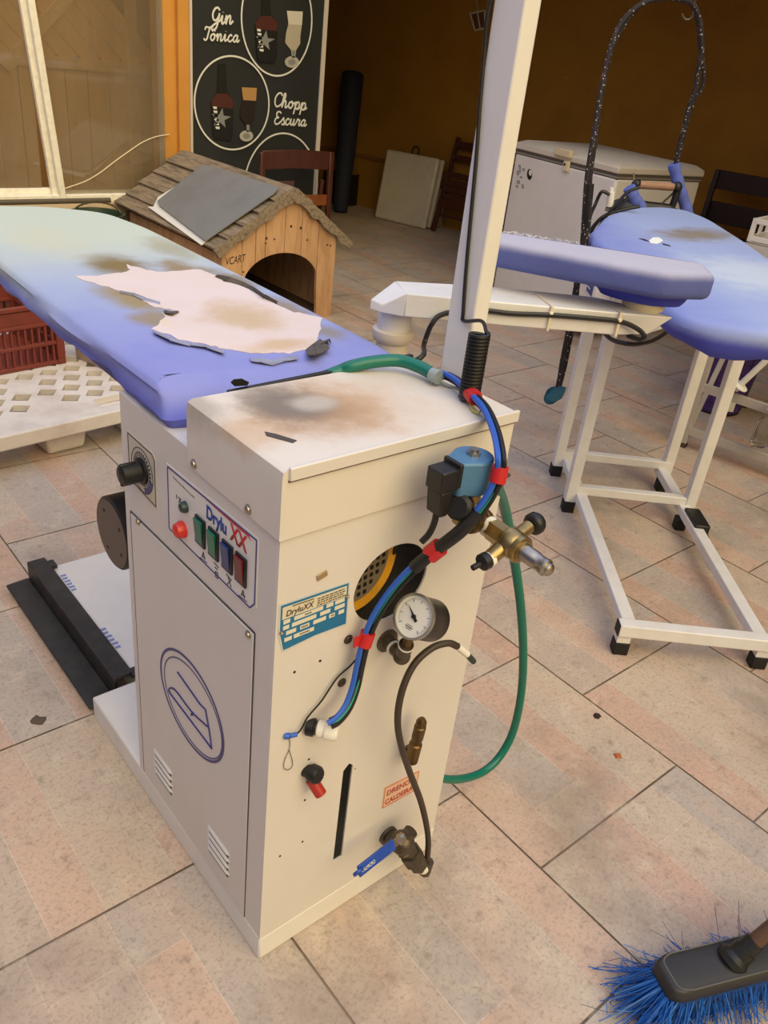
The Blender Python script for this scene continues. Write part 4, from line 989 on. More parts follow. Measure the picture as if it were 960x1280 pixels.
# ================================================================== other things
# --- dog house
DX0, DX1, DXR, DY0, DY1 = 1.545, 2.215, 1.926, 2.835, 3.86
ZE, ZR = .365, .655
m_pine = M('pine boards', (198, 158, 120), .8, var=.6, vs=9, col2=(160, 116, 80), stretch=(3, 3, .7), bump=.25, bs=60)
m_grey = M('weathered grey wood', (146, 130, 112), .9, var=.8, vs=10, col2=(84, 72, 60), stretch=(6, .8, 6), bump=.6, bs=50)
dh = thing('dog_house', (1.9, 3.3, 0), 'wooden dog house with arched doorway and weathered shingle board roof', 'dog house')
k = MB()
nb = 6
outl = [(DX0, .0), (DX0, .37), (DXR, .625), (DX1, .40), (DX1, .0)]
arch = [(1.66, .0)] + [(1.885 + .225 * math.cos(PI - t * PI / 16), .20 + .155 * math.sin(t * PI / 16)) for t in range(17)] + [(2.11, .0)]
# front boards: split the front in planks, each with arch cut
def roofz(x): return .37 + (x - DX0) * (.625 - .37) / (DXR - DX0) if x < DXR else .40 + (DX1 - x) * (.625 - .40) / (DX1 - DXR)
def archz(x): return .20 + .155 * math.sqrt(max(0, 1 - ((x - 1.885) / .225) ** 2)) if abs(x - 1.885) < .2249 else 0.0
xs = [DX0, 1.655, 1.73, 1.785, 1.895, 1.995, 2.10, DX1]
for a, b_ in zip(xs, xs[1:]):
    a += .0015; b_ -= .0015; n_ = 8; P = []; Q = []
    for i in range(n_ + 1):
        x = a + (b_ - a) * i / n_; P.append(Vector((x, DY0, roofz(x)))); Q.append(Vector((x, DY0, archz(x))))
    for i in range(n_):
        if P[i].z - Q[i].z > .005: k.loft([[P[i], P[i + 1], Q[i + 1], Q[i]], [p + Y * .018 for p in (P[i], P[i + 1], Q[i + 1], Q[i])]])
bmesh.ops.remove_doubles(k.bm, verts=k.bm.verts, dist=.0001)
fr = obj('front_wall', k, m_pine, dh, smooth=False)
m_knot = M('dark knot', (60, 40, 26), .9)
for i, (u, v) in enumerate(((364, 283), (376, 285), (333, 298), (343, 299), (409, 306), (413, 307), (304, 340), (332, 304), (384, 300))):
    k = MB(); p_ = ony(u, v, DY0 - .001); k.lathe(p_, -Y, [(.007 if i < 3 else .004, 0), (.005, .001), (0, .001)], 8); obj('knot', k, m_knot, fr)
text('scrawl', 'VCART', ony(281.5, 332, DY0 - .0005), (1, 0, .12), (.1, 0, 1), .052, M('marker black', (40, 30, 24), .8), fr, squash=.66)
k = MB(); k.box((DX0, DY0 + .018, .0), (DX0 + .018, DY1, .175)); k.box((DX0 + .001, DY0 + .018, .178), (DX0 + .018, DY1, .36)); obj('side_wall', k, m_pine, dh, smooth=False); k = MB(); k.box((DX1 - .018, DY0 + .018, 0), (DX1, DY1, .39)); obj('side_wall', k, m_pine, dh, smooth=False)
k = MB(); k.prism([(DX0, DY1 - .018, 0), (DX1, DY1 - .018, 0), (DX1, DY1 - .018, .40), (DXR, DY1 - .018, .625), (DX0, DY1 - .018, .37)], Y * .018); k.box((DX0 + .018, DY0 + .018, .01), (DX1 - .018, DY1 - .018, .03)); obj('back_wall', k, M('dark boards', (70, 48, 34), .9), dh, smooth=False)  # back and floor boards coloured darker than the other walls
sl0, sl1 = Vector((DXR, 0, ZR)), Vector((1.512, 0, .375)); sd = (sl1 - sl0); sn = Vector((sd.z, 0, -sd.x)).normalized(); sn = sn if sn.z > 0 else -sn
for i in range(5):
    a = sl0 + sd * (i / 5 + .0); b_ = sl0 + sd * min(1.0, (i + 1.22) / 5); ex = .012 * (i % 2)
    k = MB(); k.loft([[Vector((p.x, y, p.z)) for p in (a + sn * -.002, b_ + sn * .014, b_ + sn * .030, a + sn * .014)] for y in (DY0 - .02, DY1 + .07 - ex)])
    obj('roof_board', k, m_grey, dh, smooth=False)
sr1 = Vector((2.245, 0, .408)); sd2 = sr1 - sl0; sn2 = Vector((-sd2.z, 0, sd2.x)).normalized(); sn2 = sn2 if sn2.z > 0 else -sn2
for i in range(4):
    a = sl0 + sd2 * (i / 4); b_ = sl0 + sd2 * min(1.0, (i + 1.2) / 4)
    k = MB(); k.loft([[Vector((p.x, y, p.z)) for p in (a + sn2 * -.002, b_ + sn2 * .012, b_ + sn2 * .026, a + sn2 * .012)] for y in (DY0 - .02, DY1 + .06)]); obj('roof_board', k, m_grey, dh, smooth=False)
# scalloped barge boards
def barge(p, q, wob):
    k = MB(); d = (q - p); n_ = 26; dn_ = Vector((d.z, 0, -d.x)).normalized(); dn_ = dn_ if dn_.z < 0 else -dn_
    rings = []
    for i in range(n_ + 1):
        t = i / n_; c_ = p + d * t; w_ = .030 + .007 * math.sin(t * wob) + (.003 * math.sin(t * 40)); w_ *= (1 - .35 * t)
        top_ = c_ - dn_ * .020
        rings.append([top_ + Y * -.022, c_ + dn_ * w_ + Y * -.022, c_ + dn_ * w_, top_])
    k.loft(rings); return obj('barge_board', k, m_grey, dh, smooth=False)
yb_ = DY0 - .004
barge(Vector((DXR, yb_, ZR - .01)), Vector((1.505, yb_, .375)), 22)
barge(Vector((DXR + .004, yb_ - .004, ZR - .01)), Vector((2.295, yb_ - .004, .372)), 24)
# panels lying on the left roof slope
def onroof(u, v, h=.034): return onp(u, v, sl0 + sn * h, sn)
k = MB(); k.prism([onroof(u, v, .038) for u, v in ((253, 207), (268, 209), (349, 235), (342, 243), (257, 302), (200, 258), (197, 252))], sn * .005)
tag(obj('grey_sheet', k, M('grey board', (124, 126, 132), .6, var=.2, vs=6), smooth=False), 'flat grey sheet lying on top of the dog house roof', 'sheet')
k = MB(); k.prism([onroof(u, v, .030) for u, v in ((198, 247), (192, 259), (185, 259), (252, 307), (259, 301), (330, 245), (255, 212))], sn * .004)
tag(obj('white_sheet', k, M('white board', (226, 226, 228), .5), smooth=False), 'white sheet showing under the grey sheet on dog house roof', 'sheet')

# --- wooden chair behind the dog house
m_dwood = M('dark red brown wood', (78, 38, 26), .4, var=.5, vs=12, col2=(50, 24, 18), stretch=(4, 4, 1), coat=.2)
m_seatw = M('amber wood slat', (132, 72, 34), .45, var=.5, vs=12, col2=(92, 46, 22))
CY = 3.80
def chp(u, v): return ony(u, v, CY)
ch = thing('folding_chair', (2.5, CY + .05, 0), 'dark red brown wooden folding chair standing behind the dog house roof', 'folding chair')
pL, pR = chp(328, 190), chp(414, 190)
for p_ in (pL, pR):
    k = MB(); k.bar(Vector((p_.x + .004, CY - .01, 0)), Vector((p_.x, CY, p_.z)), .034, .030, up=(0, 1, 0)); obj('rear_post', k, m_dwood, ch, bevel=.006)
    ins = .03 if p_ is pL else -.03
    k = MB(); k.bar(Vector((p_.x + ins, CY + .08, 0)), Vector((p_.x + ins, CY + .035, .52)), .026, .026, up=(0, 1, 0)); obj('leg', k, m_dwood, ch, bevel=.004)
zt_ = pR.z
k = MB(); k.prism([Vector((pL.x, CY - .005, zt_ - .105)), Vector((pL.x, CY - .005, zt_ + .0)), Vector(((pL.x + pR.x) / 2, CY + .006, zt_ + .008)), Vector((pR.x, CY - .005, zt_)), Vector((pR.x, CY - .005, zt_ - .105)), Vector(((pL.x + pR.x) / 2, CY + .006, zt_ - .098))], Y * .02); obj('backrest', k, m_dwood, ch, bevel=.004)
zs_ = chp(390, 250).z
k = MB(); k.box((pL.x, CY - .008, zs_ - .035), (pR.x, CY + .014, zs_ + .03)); obj('back_slat', k, m_seatw, ch, bevel=.004)
k = MB(); k.box((pL.x + .05, CY + .02, .10), (pR.x - .05, CY + .04, .40)); obj('seat', k, m_dwood, ch, bevel=.004)
k = MB(); k.box((pL.x, CY - .01, .16), (pR.x, CY + .006, .19)); obj('stretcher', k, m_dwood, ch, bevel=.003)

# --- drinks banner
BY = WY - .02
bn = thing('drinks_banner', (2.44, BY, .2), 'tall black banner with white drink names and pictures beside window', 'banner')
m_bnr = M('black banner vinyl', (44, 46, 48), .42, var=.3, vs=4, col2=(34, 36, 40), bump=.25, bs=6)
k = MB(); xs0, xs1 = ony(241, 200, BY).x, ony(400, 100, BY).x
rings = []
for z in np.linspace(.12, 1.98, 16):
    rings.append([Vector((xs0 + (xs1 - xs0) * i / 14, BY + .004 * math.sin(i * .9 + z * 2) * (i / 14), z)) for i in range(15)] + [Vector((xs1 - (xs1 - xs0) * i / 14, BY + .008, z)) for i in range(15)])
k.loft(rings); obj('sheet', k, m_bnr, bn, ang=60)
k = MB(); k.box((xs0 - .012, BY - .004, .10), (xs0 + .001, BY + .009, 2.0)); k.box((xs1 - .001, BY - .004, .10), (xs1 + .028, BY + .009, 2.0)); obj('edge_strip', k, M('banner edge', (206, 196, 186), .6), bn)
PY = BY - .007
def art(name, px, mat, lay=0, par=bn, lab=None):
    k = MB(); k.holed([ony(u, v, PY - .0006 * lay) for u, v in px], [], Y * -.0004); return obj(name, k, mat, par, smooth=False, label=lab)
m_prw = M('banner white', (222, 222, 220), .5); m_prg = M('banner grey', (132, 134, 136), .5)
m_prbr = M('banner brown red', (76, 36, 32), .5); m_prk = M('banner near black', (22, 22, 24), .5); m_prdk = M('banner dark brown', (34, 26, 26), .5)
for (cx, cy, rx, ry) in ((347, 25, 43.5, 71), (291, 130, 46, 58), (352, 236, 45, 66)):
    c_ = ony(cx, cy, PY); rxw = (ony(cx + rx, cy, PY) - c_).length; ryw = (ony(cx, cy + ry, PY) - c_).length
    k = MB(); ringband(k, c_, X, Z, rxw, ryw, .0095, (0, -.0006, 0)); obj('ring', k, m_prw, bn, smooth=False)
def bottle(dx, dy, s=1.0):
    f = lambda L: [(277 + (u - 277) * s + dx, 130 + (v - 130) * s + dy) for u, v in L]
    art('bottle_print', f([(273, 80), (282, 80), (284, 115), (292, 124), (291, 170), (288, 176), (268, 174), (266, 165), (264, 128), (272, 116)]), m_prk, 1)
    art('bottle_print', f([(271, 117), (284, 117), (292, 125), (291, 136), (265, 133), (264, 126)]), m_prbr, 2)
    st = []
    for i in range(10):
        a = -PI / 2 + i * PI / 5 + .15; r = 13 if i % 2 == 0 else 5; st.append((276 + r * math.cos(a), 148 + r * 1.0 * math.sin(a)))
    art('star_print', f(st), m_prg, 3)
    for i in range(6): art('label_print', f([(266 + i * .6, 133 + i * 5), (271 + i * .7, 133.5 + i * 5), (271 + i * .7, 136.5 + i * 5), (267 + i * .6, 136 + i * 5)]), m_prw, 3)
bottle(0, 0); bottle(55, -97, 1.0)
def glass(dx, dy, liquid, foam, s=1.0):
    f = lambda L: [(311 + (u - 311) * s + dx, 140 + (v - 140) * s + dy) for u, v in L]
    art('glass_print', f([(302, 109), (321, 110), (320, 125), (318, 140), (318, 148), (313, 156), (312, 165), (308, 165), (307, 156), (300, 147), (301, 136), (304, 124)]), liquid, 1)
    art('glass_print', f([(302, 109), (321, 110), (320, 126), (304, 125)]), foam, 2)
    art('glass_print', f([(308, 156), (312, 156), (312, 165), (308, 165)]), m_prg, 2)
    art('glass_print', f([(308 + 8.5 * math.cos(t * PI / 8), 170 + 7 * math.sin(t * PI / 8)) for t in range(16)]), M('glass foot', (176, 172, 166), .5), 2)
    art('glass_print', f([(308 + 4.5 * math.cos(t * PI / 8), 170 + 3.6 * math.sin(t * PI / 8)) for t in range(16)]), m_prg, 3)
glass(0, 0, m_prdk, M('beer foam', (178, 136, 84), .5))
m_pale = M('pale drink', (178, 170, 154), .5); glass(57, -94, m_pale, M('pale top', (206, 202, 190), .5), 1.05)
art('glass_print', [(346, 226), (368, 226), (366, 246), (348, 246)], M('pink print', (120, 84, 88), .5), 1)
art('glass_print', [(343, 260), (362, 258), (360, 232), (345, 232)], m_prdk, 1)
# script lettering drawn as pen strokes (x-height units)
GL = {
 'G': ([[(.95, 1.55), (.7, 1.85), (.35, 1.75), (.15, 1.2), (.3, .6), (.65, .5), (.9, .9), (.95, 1.25), (.92, .6), (.75, -.35), (.35, -.6), (.15, -.3), (.5, .05), (1.15, .45)]], 1.15),
 'i': ([[(0, .4), (.2, .95), (.2, .3), (.32, .05), (.6, .35)], [(.24, 1.32), (.25, 1.36)]], .6),
 'n': ([[(0, .45), (.12, .95), (.16, .5), (.14, 0), (.25, .6), (.5, .95), (.62, .7), (.6, .2), (.72, .02), (1.0, .35)]], 1.0),
 'T': ([[(.1, 1.35), (.2, 1.75), (.6, 1.7), (1.2, 1.85)], [(.75, 1.72), (.62, .9), (.5, .2), (.25, .0), (.05, .25)]], .95),
 'o': ([[(.45, .9), (.15, .75), (.08, .3), (.32, .02), (.6, .3), (.6, .75), (.42, .95), (.55, .72), (.95, .8)]], .92),
 '^': ([[(.15, 1.25), (.4, 1.5), (.62, 1.25)]], 0),
 'c': ([[(.6, .75), (.4, .95), (.12, .6), (.15, .15), (.42, .02), (.8, .35)]], .78),
 'a': ([[(.62, .8), (.4, .95), (.1, .6), (.15, .1), (.4, .05), (.62, .5), (.65, .95), (.62, .25), (.75, .02), (1.0, .35)]], 1.0),
 'C': ([[(1.0, 1.5), (.85, 1.8), (.45, 1.75), (.12, 1.2), (.12, .5), (.4, .05), (.75, .15), (1.1, .45)]], 1.05),
 'h': ([[(0, .4), (.4, 1.3), (.42, 1.75), (.25, 1.8), (.17, 1.2), (.13, 0), (.25, .6), (.5, .95), (.62, .7), (.6, .2), (.72, .02), (1.0, .35)]], 1.0),
 'p': ([[(0, .45), (.15, .95), (.12, .2), (.02, -.7), (.14, .3), (.35, .9), (.62, .85), (.65, .3), (.4, .02), (.2, .15), (.5, .02), (.95, .35)]], .93),
 'E': ([[(.95, 1.6), (.7, 1.85), (.3, 1.7), (.35, 1.15), (.65, 1.0), (.25, .85), (.12, .35), (.4, .0), (.8, .15), (1.05, .45)]], 1.05),
 's': ([[(0, .35), (.4, 1.0), (.42, .8), (.6, .35), (.45, .02), (.15, .12), (.5, .0), (.8, .3)]], .72),
 'u': ([[(0, .5), (.12, .95), (.12, .3), (.3, .02), (.55, .4), (.62, .95), (.6, .25), (.72, .02), (1.0, .35)]], 1.0),
 'r': ([[(0, .4), (.2, 1.0), (.25, .85), (.55, .85), (.48, .3), (.6, .02), (.85, .35)]], .8),
}
def script_word(word, px0, px1):
    a, b_ = ony(*px0, PY - .001), ony(*px1, PY - .001)
    wtot = sum(GL[c][1] for c in word); s = (b_ - a).length / wtot; d = (b_ - a).normalized(); x = 0
    k = MB()
    for c in word:
        st, adv = GL[c]
        for q in st:
            pts = [a + d * (x + px + .12 * pz) * s + Z * pz * s * .84 for px, pz in q]
            pts = cat(pts, 6)
            k.tube(pts, .115 * s, 6, 0, flat=1)
        x += adv
    for v in k.bm.verts: v.co.y = PY - .001 + (v.co.y - (PY - .001)) * .08
    return obj('lettering', k, m_prw, bn)
script_word('Gin', (263, 31), (291, 30)); script_word('T^onica', (254, 50), (299, 53))
script_word('Chopp', (342, 133), (383, 138)); script_word('Escura', (342, 155), (383, 158)); script_word('Chopp', (254, 217), (294, 217))

# --- things at the back wall under the roof
fm0 = onz(425, 266, 0); 
fm = thing('foam_roll', fm0, 'dark navy rolled mat leaning in the corner by the banner', 'mat')
ft = onp(441, 93, wallpt(0, .16), wn)
k = MB(); k.lathe(fm0 + Z * .004, ft - fm0, [(.052, 0), (.06, .02), (.082, .5), (.092, 1.0), (.092, (ft - fm0).length - .01), (.085, (ft - fm0).length)], 28); fr_ = obj('roll', k, M('navy foam', (30, 34, 56), .8, var=.3, vs=9, bump=.3, bs=12), fm)
k = MB(); e_ = (ft - fm0).normalized(); fx, fy, _ = frame(e_); pts = [ft + e_ * .002 + (fx * math.cos(t * .5) + fy * math.sin(t * .5)) * (.012 + t * .0016) for t in range(46)]; k.tube(pts, .003, 5, 0); obj('spiral_edge', k, m_black, fr_)
# black crate
bc0 = wallpt(.32, .16)
def wbox(mb, s, d, z0, z1, ws, wd_): return mb.obox(wallpt(s, d, (z0 + z1) / 2), (ws, wd_, z1 - z0), wd, wn)
bcr = thing('black_crate', bc0, 'black slatted plastic crate beside the white folding table', 'crate')
k = MB(); sc_ = .12
for i in range(7): wbox(k, sc_, .19, .02 + i * .035, .04 + i * .035, .26, .012); wbox(k, sc_, .03, .02 + i * .035, .04 + i * .035, .26, .012)
for ds in (-.125, .125, -.04, .04):
    wbox(k, sc_ + ds, .19, 0, .26, .02, .016); wbox(k, sc_ + ds, .03, 0, .26, .02, .016)
for ds in (-.13, .13): wbox(k, sc_ + ds, .11, 0, .25, .012, .16)
obj('crate_shell', k, m_black, bcr, smooth=False)
k = MB(); wbox(k, sc_, .11, .004, .012, .25, .15); obj('crate_base', k, m_black, bcr)
# white folding table, shut like a case, leaning on the wall
tl, tr = onz(469, 272, 0), onz(532, 287, 0); tdir = (tr - tl).normalized(); tn = Vector((tdir.y, -tdir.x, 0)); tn = tn if tn.x < 0 else -tn
tu = (Z * .985 - tn * .17).normalized()
ft_ = thing('folding_table', (tl + tr) / 2, 'white folding table closed like a case leaning on back wall', 'folding table')
c_ = (tl + tr) / 2 + tu * .275
k = MB(); k.obox(c_ + tn * .0, ((tr - tl).length, .55, .05), tdir, tu); tb = obj('table_leaf', k, M('folding table plastic', (206, 196, 180), .5, var=.2, vs=5), ft_, bevel=.02, seg=3)
k = MB(); k.obox(c_ - tn * .045 + tdir * .02, ((tr - tl).length, .53, .03), tdir, tu); obj('table_leaf', k, M('folding table shaded', (186, 176, 162), .5), ft_, bevel=.01)  # darker copy of the table plastic, shade put into the colour
k = MB(); q = c_ + tu * .27; k.tube([q - tdir * .03 - tn * .02, q - tdir * .03 - tn * .02 + tu * .045, q + tu * .06 - tn * .02, q + tdir * .03 - tn * .02 + tu * .045, q + tdir * .03 - tn * .02], .007, 8, 4); obj('handle', k, m_black, ft_)
# folded wooden chairs leaning at the back wall
def fold_chair(base, lab, w_=.42, h=.82, lean=.3, dirn=None, hue=None):
    dirn = dirn or wd; nrm_ = Vector((dirn.y, -dirn.x, 0)); nrm_ = nrm_ if nrm_.x > 0 else -nrm_
    t = thing('folding_chair', base, lab, 'folding chair', None)
    up = (Z + nrm_ * lean).normalized(); m_ = hue or m_dwood
    for s in (-1, 1):
        k = MB(); k.bar(base + dirn * s * w_ / 2, base + dirn * s * w_ / 2 + up * h, .035, .022, up=dirn); obj('frame_rail', k, m_, t, bevel=.003)
        k = MB(); k.bar(base + dirn * s * (w_ / 2 - .03) - nrm_ * .03 , base + dirn * s * (w_ / 2 - .03) + up * h * .72 - nrm_ * .03, .030, .02, up=dirn); obj('leg', k, m_, t, bevel=.003)
    for z_, hh_, in ((.93, .07), (.80, .05), (.18, .035)):
        k = MB(); k.bar(base + dirn * -w_ / 2 + up * h * z_, base + dirn * w_ / 2 + up * h * z_, .014, hh_ * h, up=up); obj('back_slat', k, m_, t, bevel=.002)
    k = MB()
    for i in range(5): k.bar(base + dirn * -w_ * .42 + up * h * (.32 + i * .075) - nrm_ * .05, base + dirn * w_ * .42 + up * h * (.32 + i * .075) - nrm_ * .05, .012, .045, up=up)
    obj('seat', k, m_, t, smooth=False); return t
b0 = onz(553, 291, 0) - wd * .12
fold_chair(b0, 'dark wooden folding chair leaning at back wall beside white folding table', .44, .74, .30)
fold_chair(wallpt(-1.62, .09), 'dark wooden folding chair leaning upright behind the white pole', .42, .72, .12)
# white box behind the table
k = MB(); wbox(k, -.90, .1, .004, .3, .12, .14); bx = tag(obj('cardboard_box', k, M('pale box', (178, 164, 140), .7), bevel=.003), 'pale box between white folding table and folding chair', 'box')
# wall outlet frame with conduit
so0 = W0 + wd * -1.05
def onwall(u, v, d=.004): return onp(u, v, W0 - wn * d, wn)
k = MB(); lp = [onwall(u, v) for u, v in ((588, 17), (606, 13), (607, 35), (594, 38))]
for i in range(4): k.bar(lp[i], lp[(i + 1) % 4], .012, .012, up=wn)
k.bar((lp[0] + lp[1]) / 2, (lp[2] + lp[3]) / 2, .010, .010, up=wn)
wp = thing('wall_outlet', (lp[2] + lp[3]) / 2, 'small white outlet frame on the brown wall left of the pole', 'outlet')
obj('frame', k, M('outlet white', (196, 186, 170), .5), wp)
k = MB(); k.prism([p + wn * .002 for p in lp], wn * -.003); obj('socket_plate', k, M('outlet brown', (96, 62, 36), .6), wp)
k = MB(); k.tube([(lp[0] + lp[1]) / 2, onwall(596, 8), onwall(595, -8), onwall(594, -60)], .008, 6); obj('conduit', k, M('conduit', (160, 140, 116), .6), wp)

# --- chest freezer
fc_, fl_, frr = onz(772, 219, .86), onz(645, 187, .86), onz(895, 227, .86)
ex = (fl_ - fc_); ex.z = 0; Lz = ex.length; ex.normalize(); ey = Vector((ex.y, -ex.x, 0)); ey = ey if ey.x > 0 else -ey
Wz = min(.66, (frr - fc_).dot(ey)); fo = Vector((fc_.x, fc_.y, 0))
def fz_(a, b_, z): return fo + ex * a + ey * b_ + Z * z
m_frz = M('freezer enamel', (228, 224, 220), .4, var=.2, vs=3, col2=(184, 176, 168))
fz = thing('chest_freezer', fz_(Lz / 2, Wz / 2, 0), 'large white chest freezer standing against the ochre wall', 'freezer')
k = MB(); k.obox(fz_(Lz / 2, Wz / 2, .45), (Lz, Wz, .79), ex, ey); obj('freezer_body', k, m_frz, fz, bevel=.015, seg=3)
k = MB(); k.obox(fz_(Lz / 2, Wz / 2, .852), (Lz - .006, Wz - .006, .03), ex, ey); gk = obj('gasket', k, M('grey gasket', (96, 90, 84), .6), fz)
k = MB(); k.obox(fz_(Lz / 2, Wz / 2, .848), (Lz + .002, Wz + .002, .006), ex, ey); obj('seal_line', k, M('gasket light', (150, 144, 134), .5), gk)
k = MB(); k.loft([[fz_(a, b_, z) for a, b_ in q] for q, z in ((((-.006, -.006), (Lz + .006, -.006), (Lz + .006, Wz + .006), (-.006, Wz + .006)), .866), (((-.006, -.006), (Lz + .006, -.006), (Lz + .006, Wz + .006), (-.006, Wz + .006)), .898), (((.03, .04), (Lz - .03, .04), (Lz - .03, Wz - .03), (.03, Wz - .03)), .918))])
ld = obj('freezer_lid', k, M('freezer lid', (214, 206, 194), .45, var=.3, vs=4, col2=(190, 178, 158)), fz, bevel=.006)
def onfr(u, v, d=.001): return onp(u, v, fo - ey * d, ey)
lc_ = onfr(709, 208); k = MB(); k.obox(lc_ - ey * .006, (.045, .014, .052), ex, ey); lk = obj('lock_plate', k, M('cream latch', (222, 208, 170), .5), fz, bevel=.004)
k = MB(); k.cyl(lc_ - ey * .012 + ex * .008 + Z * .008, lc_ - ey * .0145 + ex * .008 + Z * .008, .007, seg=12); obj('keyhole', k, m_hole, lk)
k = MB(); q = onfr(705, 191, .012); k.obox(q, (.13, .024, .040), ex, ey); obj('lid_handle', k, M('cream handle', (216, 200, 166), .5), ld, bevel=.006)
k = MB()
for u0, u1, v0, v1 in ((648, 651, 206, 209), (653, 656, 210, 214), (646, 649, 213, 219), (650, 653, 220, 223), (646, 650, 225, 230), (645, 648, 231, 235), (652, 655, 230, 236), (649, 651, 206, 216)):
    k.prism([onfr(u0, v0), onfr(u1, v0 + .5), onfr(u1, v1), onfr(u0, v1 - .5)], -ey * .0006)
obj('print', k, M('faint print', (160, 158, 156), .5), fz, smooth=False)
k = MB(); k.prism([onfr(662 + 3.2 * math.cos(t * .5), 218 + 7 * math.sin(t * .5)) for t in range(13)], -ey * .0006); obj('print', k, M('print black', (34, 34, 36), .5), fz, smooth=False)
k = MB(); k.prism([onfr(663 + 2 * math.cos(t), 216 + 4 * math.sin(t)) for t in range(7)], -ey * .0009); obj('print', k, m_paper, fz, smooth=False)

# --- dark folding chair beside the freezer
dcb = onwall(905, 255, .42); dcb.z = 0
q1, q2 = onwall(898, 212, .30), onwall(985, 236, .30)
dcx = (q2 - q1); dcx.z = 0; dwid = dcx.length; dcx.normalize()
dk = M('very dark brown wood', (44, 22, 16), .5, var=.4, vs=14, col2=(28, 14, 10))
dch = thing('wooden_chair', Vector(((q1.x + q2.x) / 2, (q1.y + q2.y) / 2, 0)), 'very dark wooden chair standing beyond the blue board beside the freezer', 'chair')
for q in (q1, q2):
    k = MB(); k.bar(Vector((q.x, q.y, 0)) - wn * .10 , Vector((q.x, q.y, q1.z)), .035, .03, up=dcx); obj('rear_post', k, dk, dch, bevel=.003)
    k = MB(); k.bar(Vector((q.x, q.y, 0)) - wn * .46, Vector((q.x, q.y, .42)) - wn * .42, .035, .03, up=dcx); obj('leg', k, dk, dch, bevel=.003)
zq = q1.z
for z0_, z1_ in ((zq - .115, zq), (zq - .32, zq - .19)):
    k = MB(); k.prism([Vector((q1.x, q1.y, z0_)), Vector((q2.x, q2.y, z0_)), Vector((q2.x, q2.y, z1_)), Vector((q1.x, q1.y, z1_))], wn * .02); obj('back_slat', k, dk, dch, bevel=.003)
k = MB(); a = Vector((q1.x, q1.y, .42)); b_ = Vector((q2.x, q2.y, .42)); k.prism([a - wn * .46, b_ - wn * .46, b_, a], Z * .025); obj('seat', k, dk, dch, bevel=.003)
# --- light metal frame rack with white basket on it
g0 = Vector((2.568, .852, 0)); g1 = Vector((2.63, .50, 0)); gd = (g1 - g0).normalized(); gp_ = Vector((-gd.y, gd.x, 0)); gp_ = gp_ if gp_.x > 0 else -gp_
g1 = g0 + gd * .62
m_alu = M('grey painted tube', (176, 168, 160), .45)
RD = .72
rk = thing('metal_rack', (g0 + g1) / 2 + gp_ * .15, 'low grey metal rack with two rails behind the tube stand', 'rack')
for c_ in (g0, g1):
    for d in (0, RD):
        k = MB(); k.obox(c_ + gp_ * d + Z * .37, (.024, .024, .74), gd, gp_); lg_ = obj('leg', k, m_alu, rk, bevel=.002)
        k = MB(); k.obox(c_ + gp_ * d + Z * .01, (.028, .028, .02), gd, gp_); obj('foot_cap', k, m_darksteel, lg_)
for z in (.075, .262):
    k = MB(); k.bar(g0 + Z * z, g1 + Z * z, .02, .034); obj('rail', k, m_alu, rk, bevel=.002)
for a, b_ in ((g0, g0 + gp_ * RD), (g1, g1 + gp_ * RD), (g0 + gp_ * RD, g1 + gp_ * RD)):
    k = MB(); k.bar(a + Z * .725, b_ + Z * .725, .02, .03); obj('rail', k, m_alu, rk, bevel=.002)
k = MB(); k.bar(g0 + gp_ * .02 + Z * .08, g0 + gp_ * .30 + Z * .60, .012, .02, up=gd); obj('strut', k, m_alu, rk, bevel=.002)
k = MB(); k.prism([g0 - gd * .13 - gp_ * .01 + Z * .74, g1 - gp_ * .01 + Z * .74, g1 + gp_ * (RD + .01) + Z * .74, g0 - gd * .13 + gp_ * (RD + .01) + Z * .74], Z * .02); obj('rack_top', k, m_alu, rk, bevel=.002)

# white plastic basket standing on the rack
zb = .762
q0 = onz(936, 303, zb); bu = gd; bv = gp_
wb = thing('plastic_basket', q0 + bu * .15 + bv * .1, 'white plastic basket just past the far edge of the wide blue board', 'basket')
k = MB(); m_bsk = M('white basket plastic', (214, 208, 200), .5)
def bq(a, b_, z): return q0 + bu * a + bv * b_ + Z * z
k.obox(bq(.15, .1, .005), (.30, .20, .01), bu, bv); obj('basket_base', k, m_bsk, wb)
k = MB()
for z in (.018, .085): 
    lp = [bq(0, 0, z), bq(.3, 0, z), bq(.3, .2, z), bq(0, .2, z)]
    for i in range(4): k.bar(lp[i], lp[(i + 1) % 4], .014, .02)
obj('basket_rim', k, m_bsk, wb, bevel=.002)
k = MB()
for a in (0, .1, .2, .3):
    for b_ in (0, .2): k.obox(bq(a, b_, .05), (.018, .012, .09), bu, bv)
for b_ in (.1,):
    for a in (0, .3): k.obox(bq(a, b_, .05), (.012, .018, .09), bu, bv)
obj('basket_wall', k, m_bsk, wb)
k = MB(); c_ = bq(.11, .1, .01); k.loft([circ(c_ + Z * h, bu, bv, r, r * .9, 14) for h, r in ((0, .05), (.03, .07), (.05, .05), (.06, .01))])
tag(obj('folded_cloth', k, M('dull green cloth', (116, 112, 84), .9)), 'small olive cloth lying inside the white plastic basket', 'cloth')

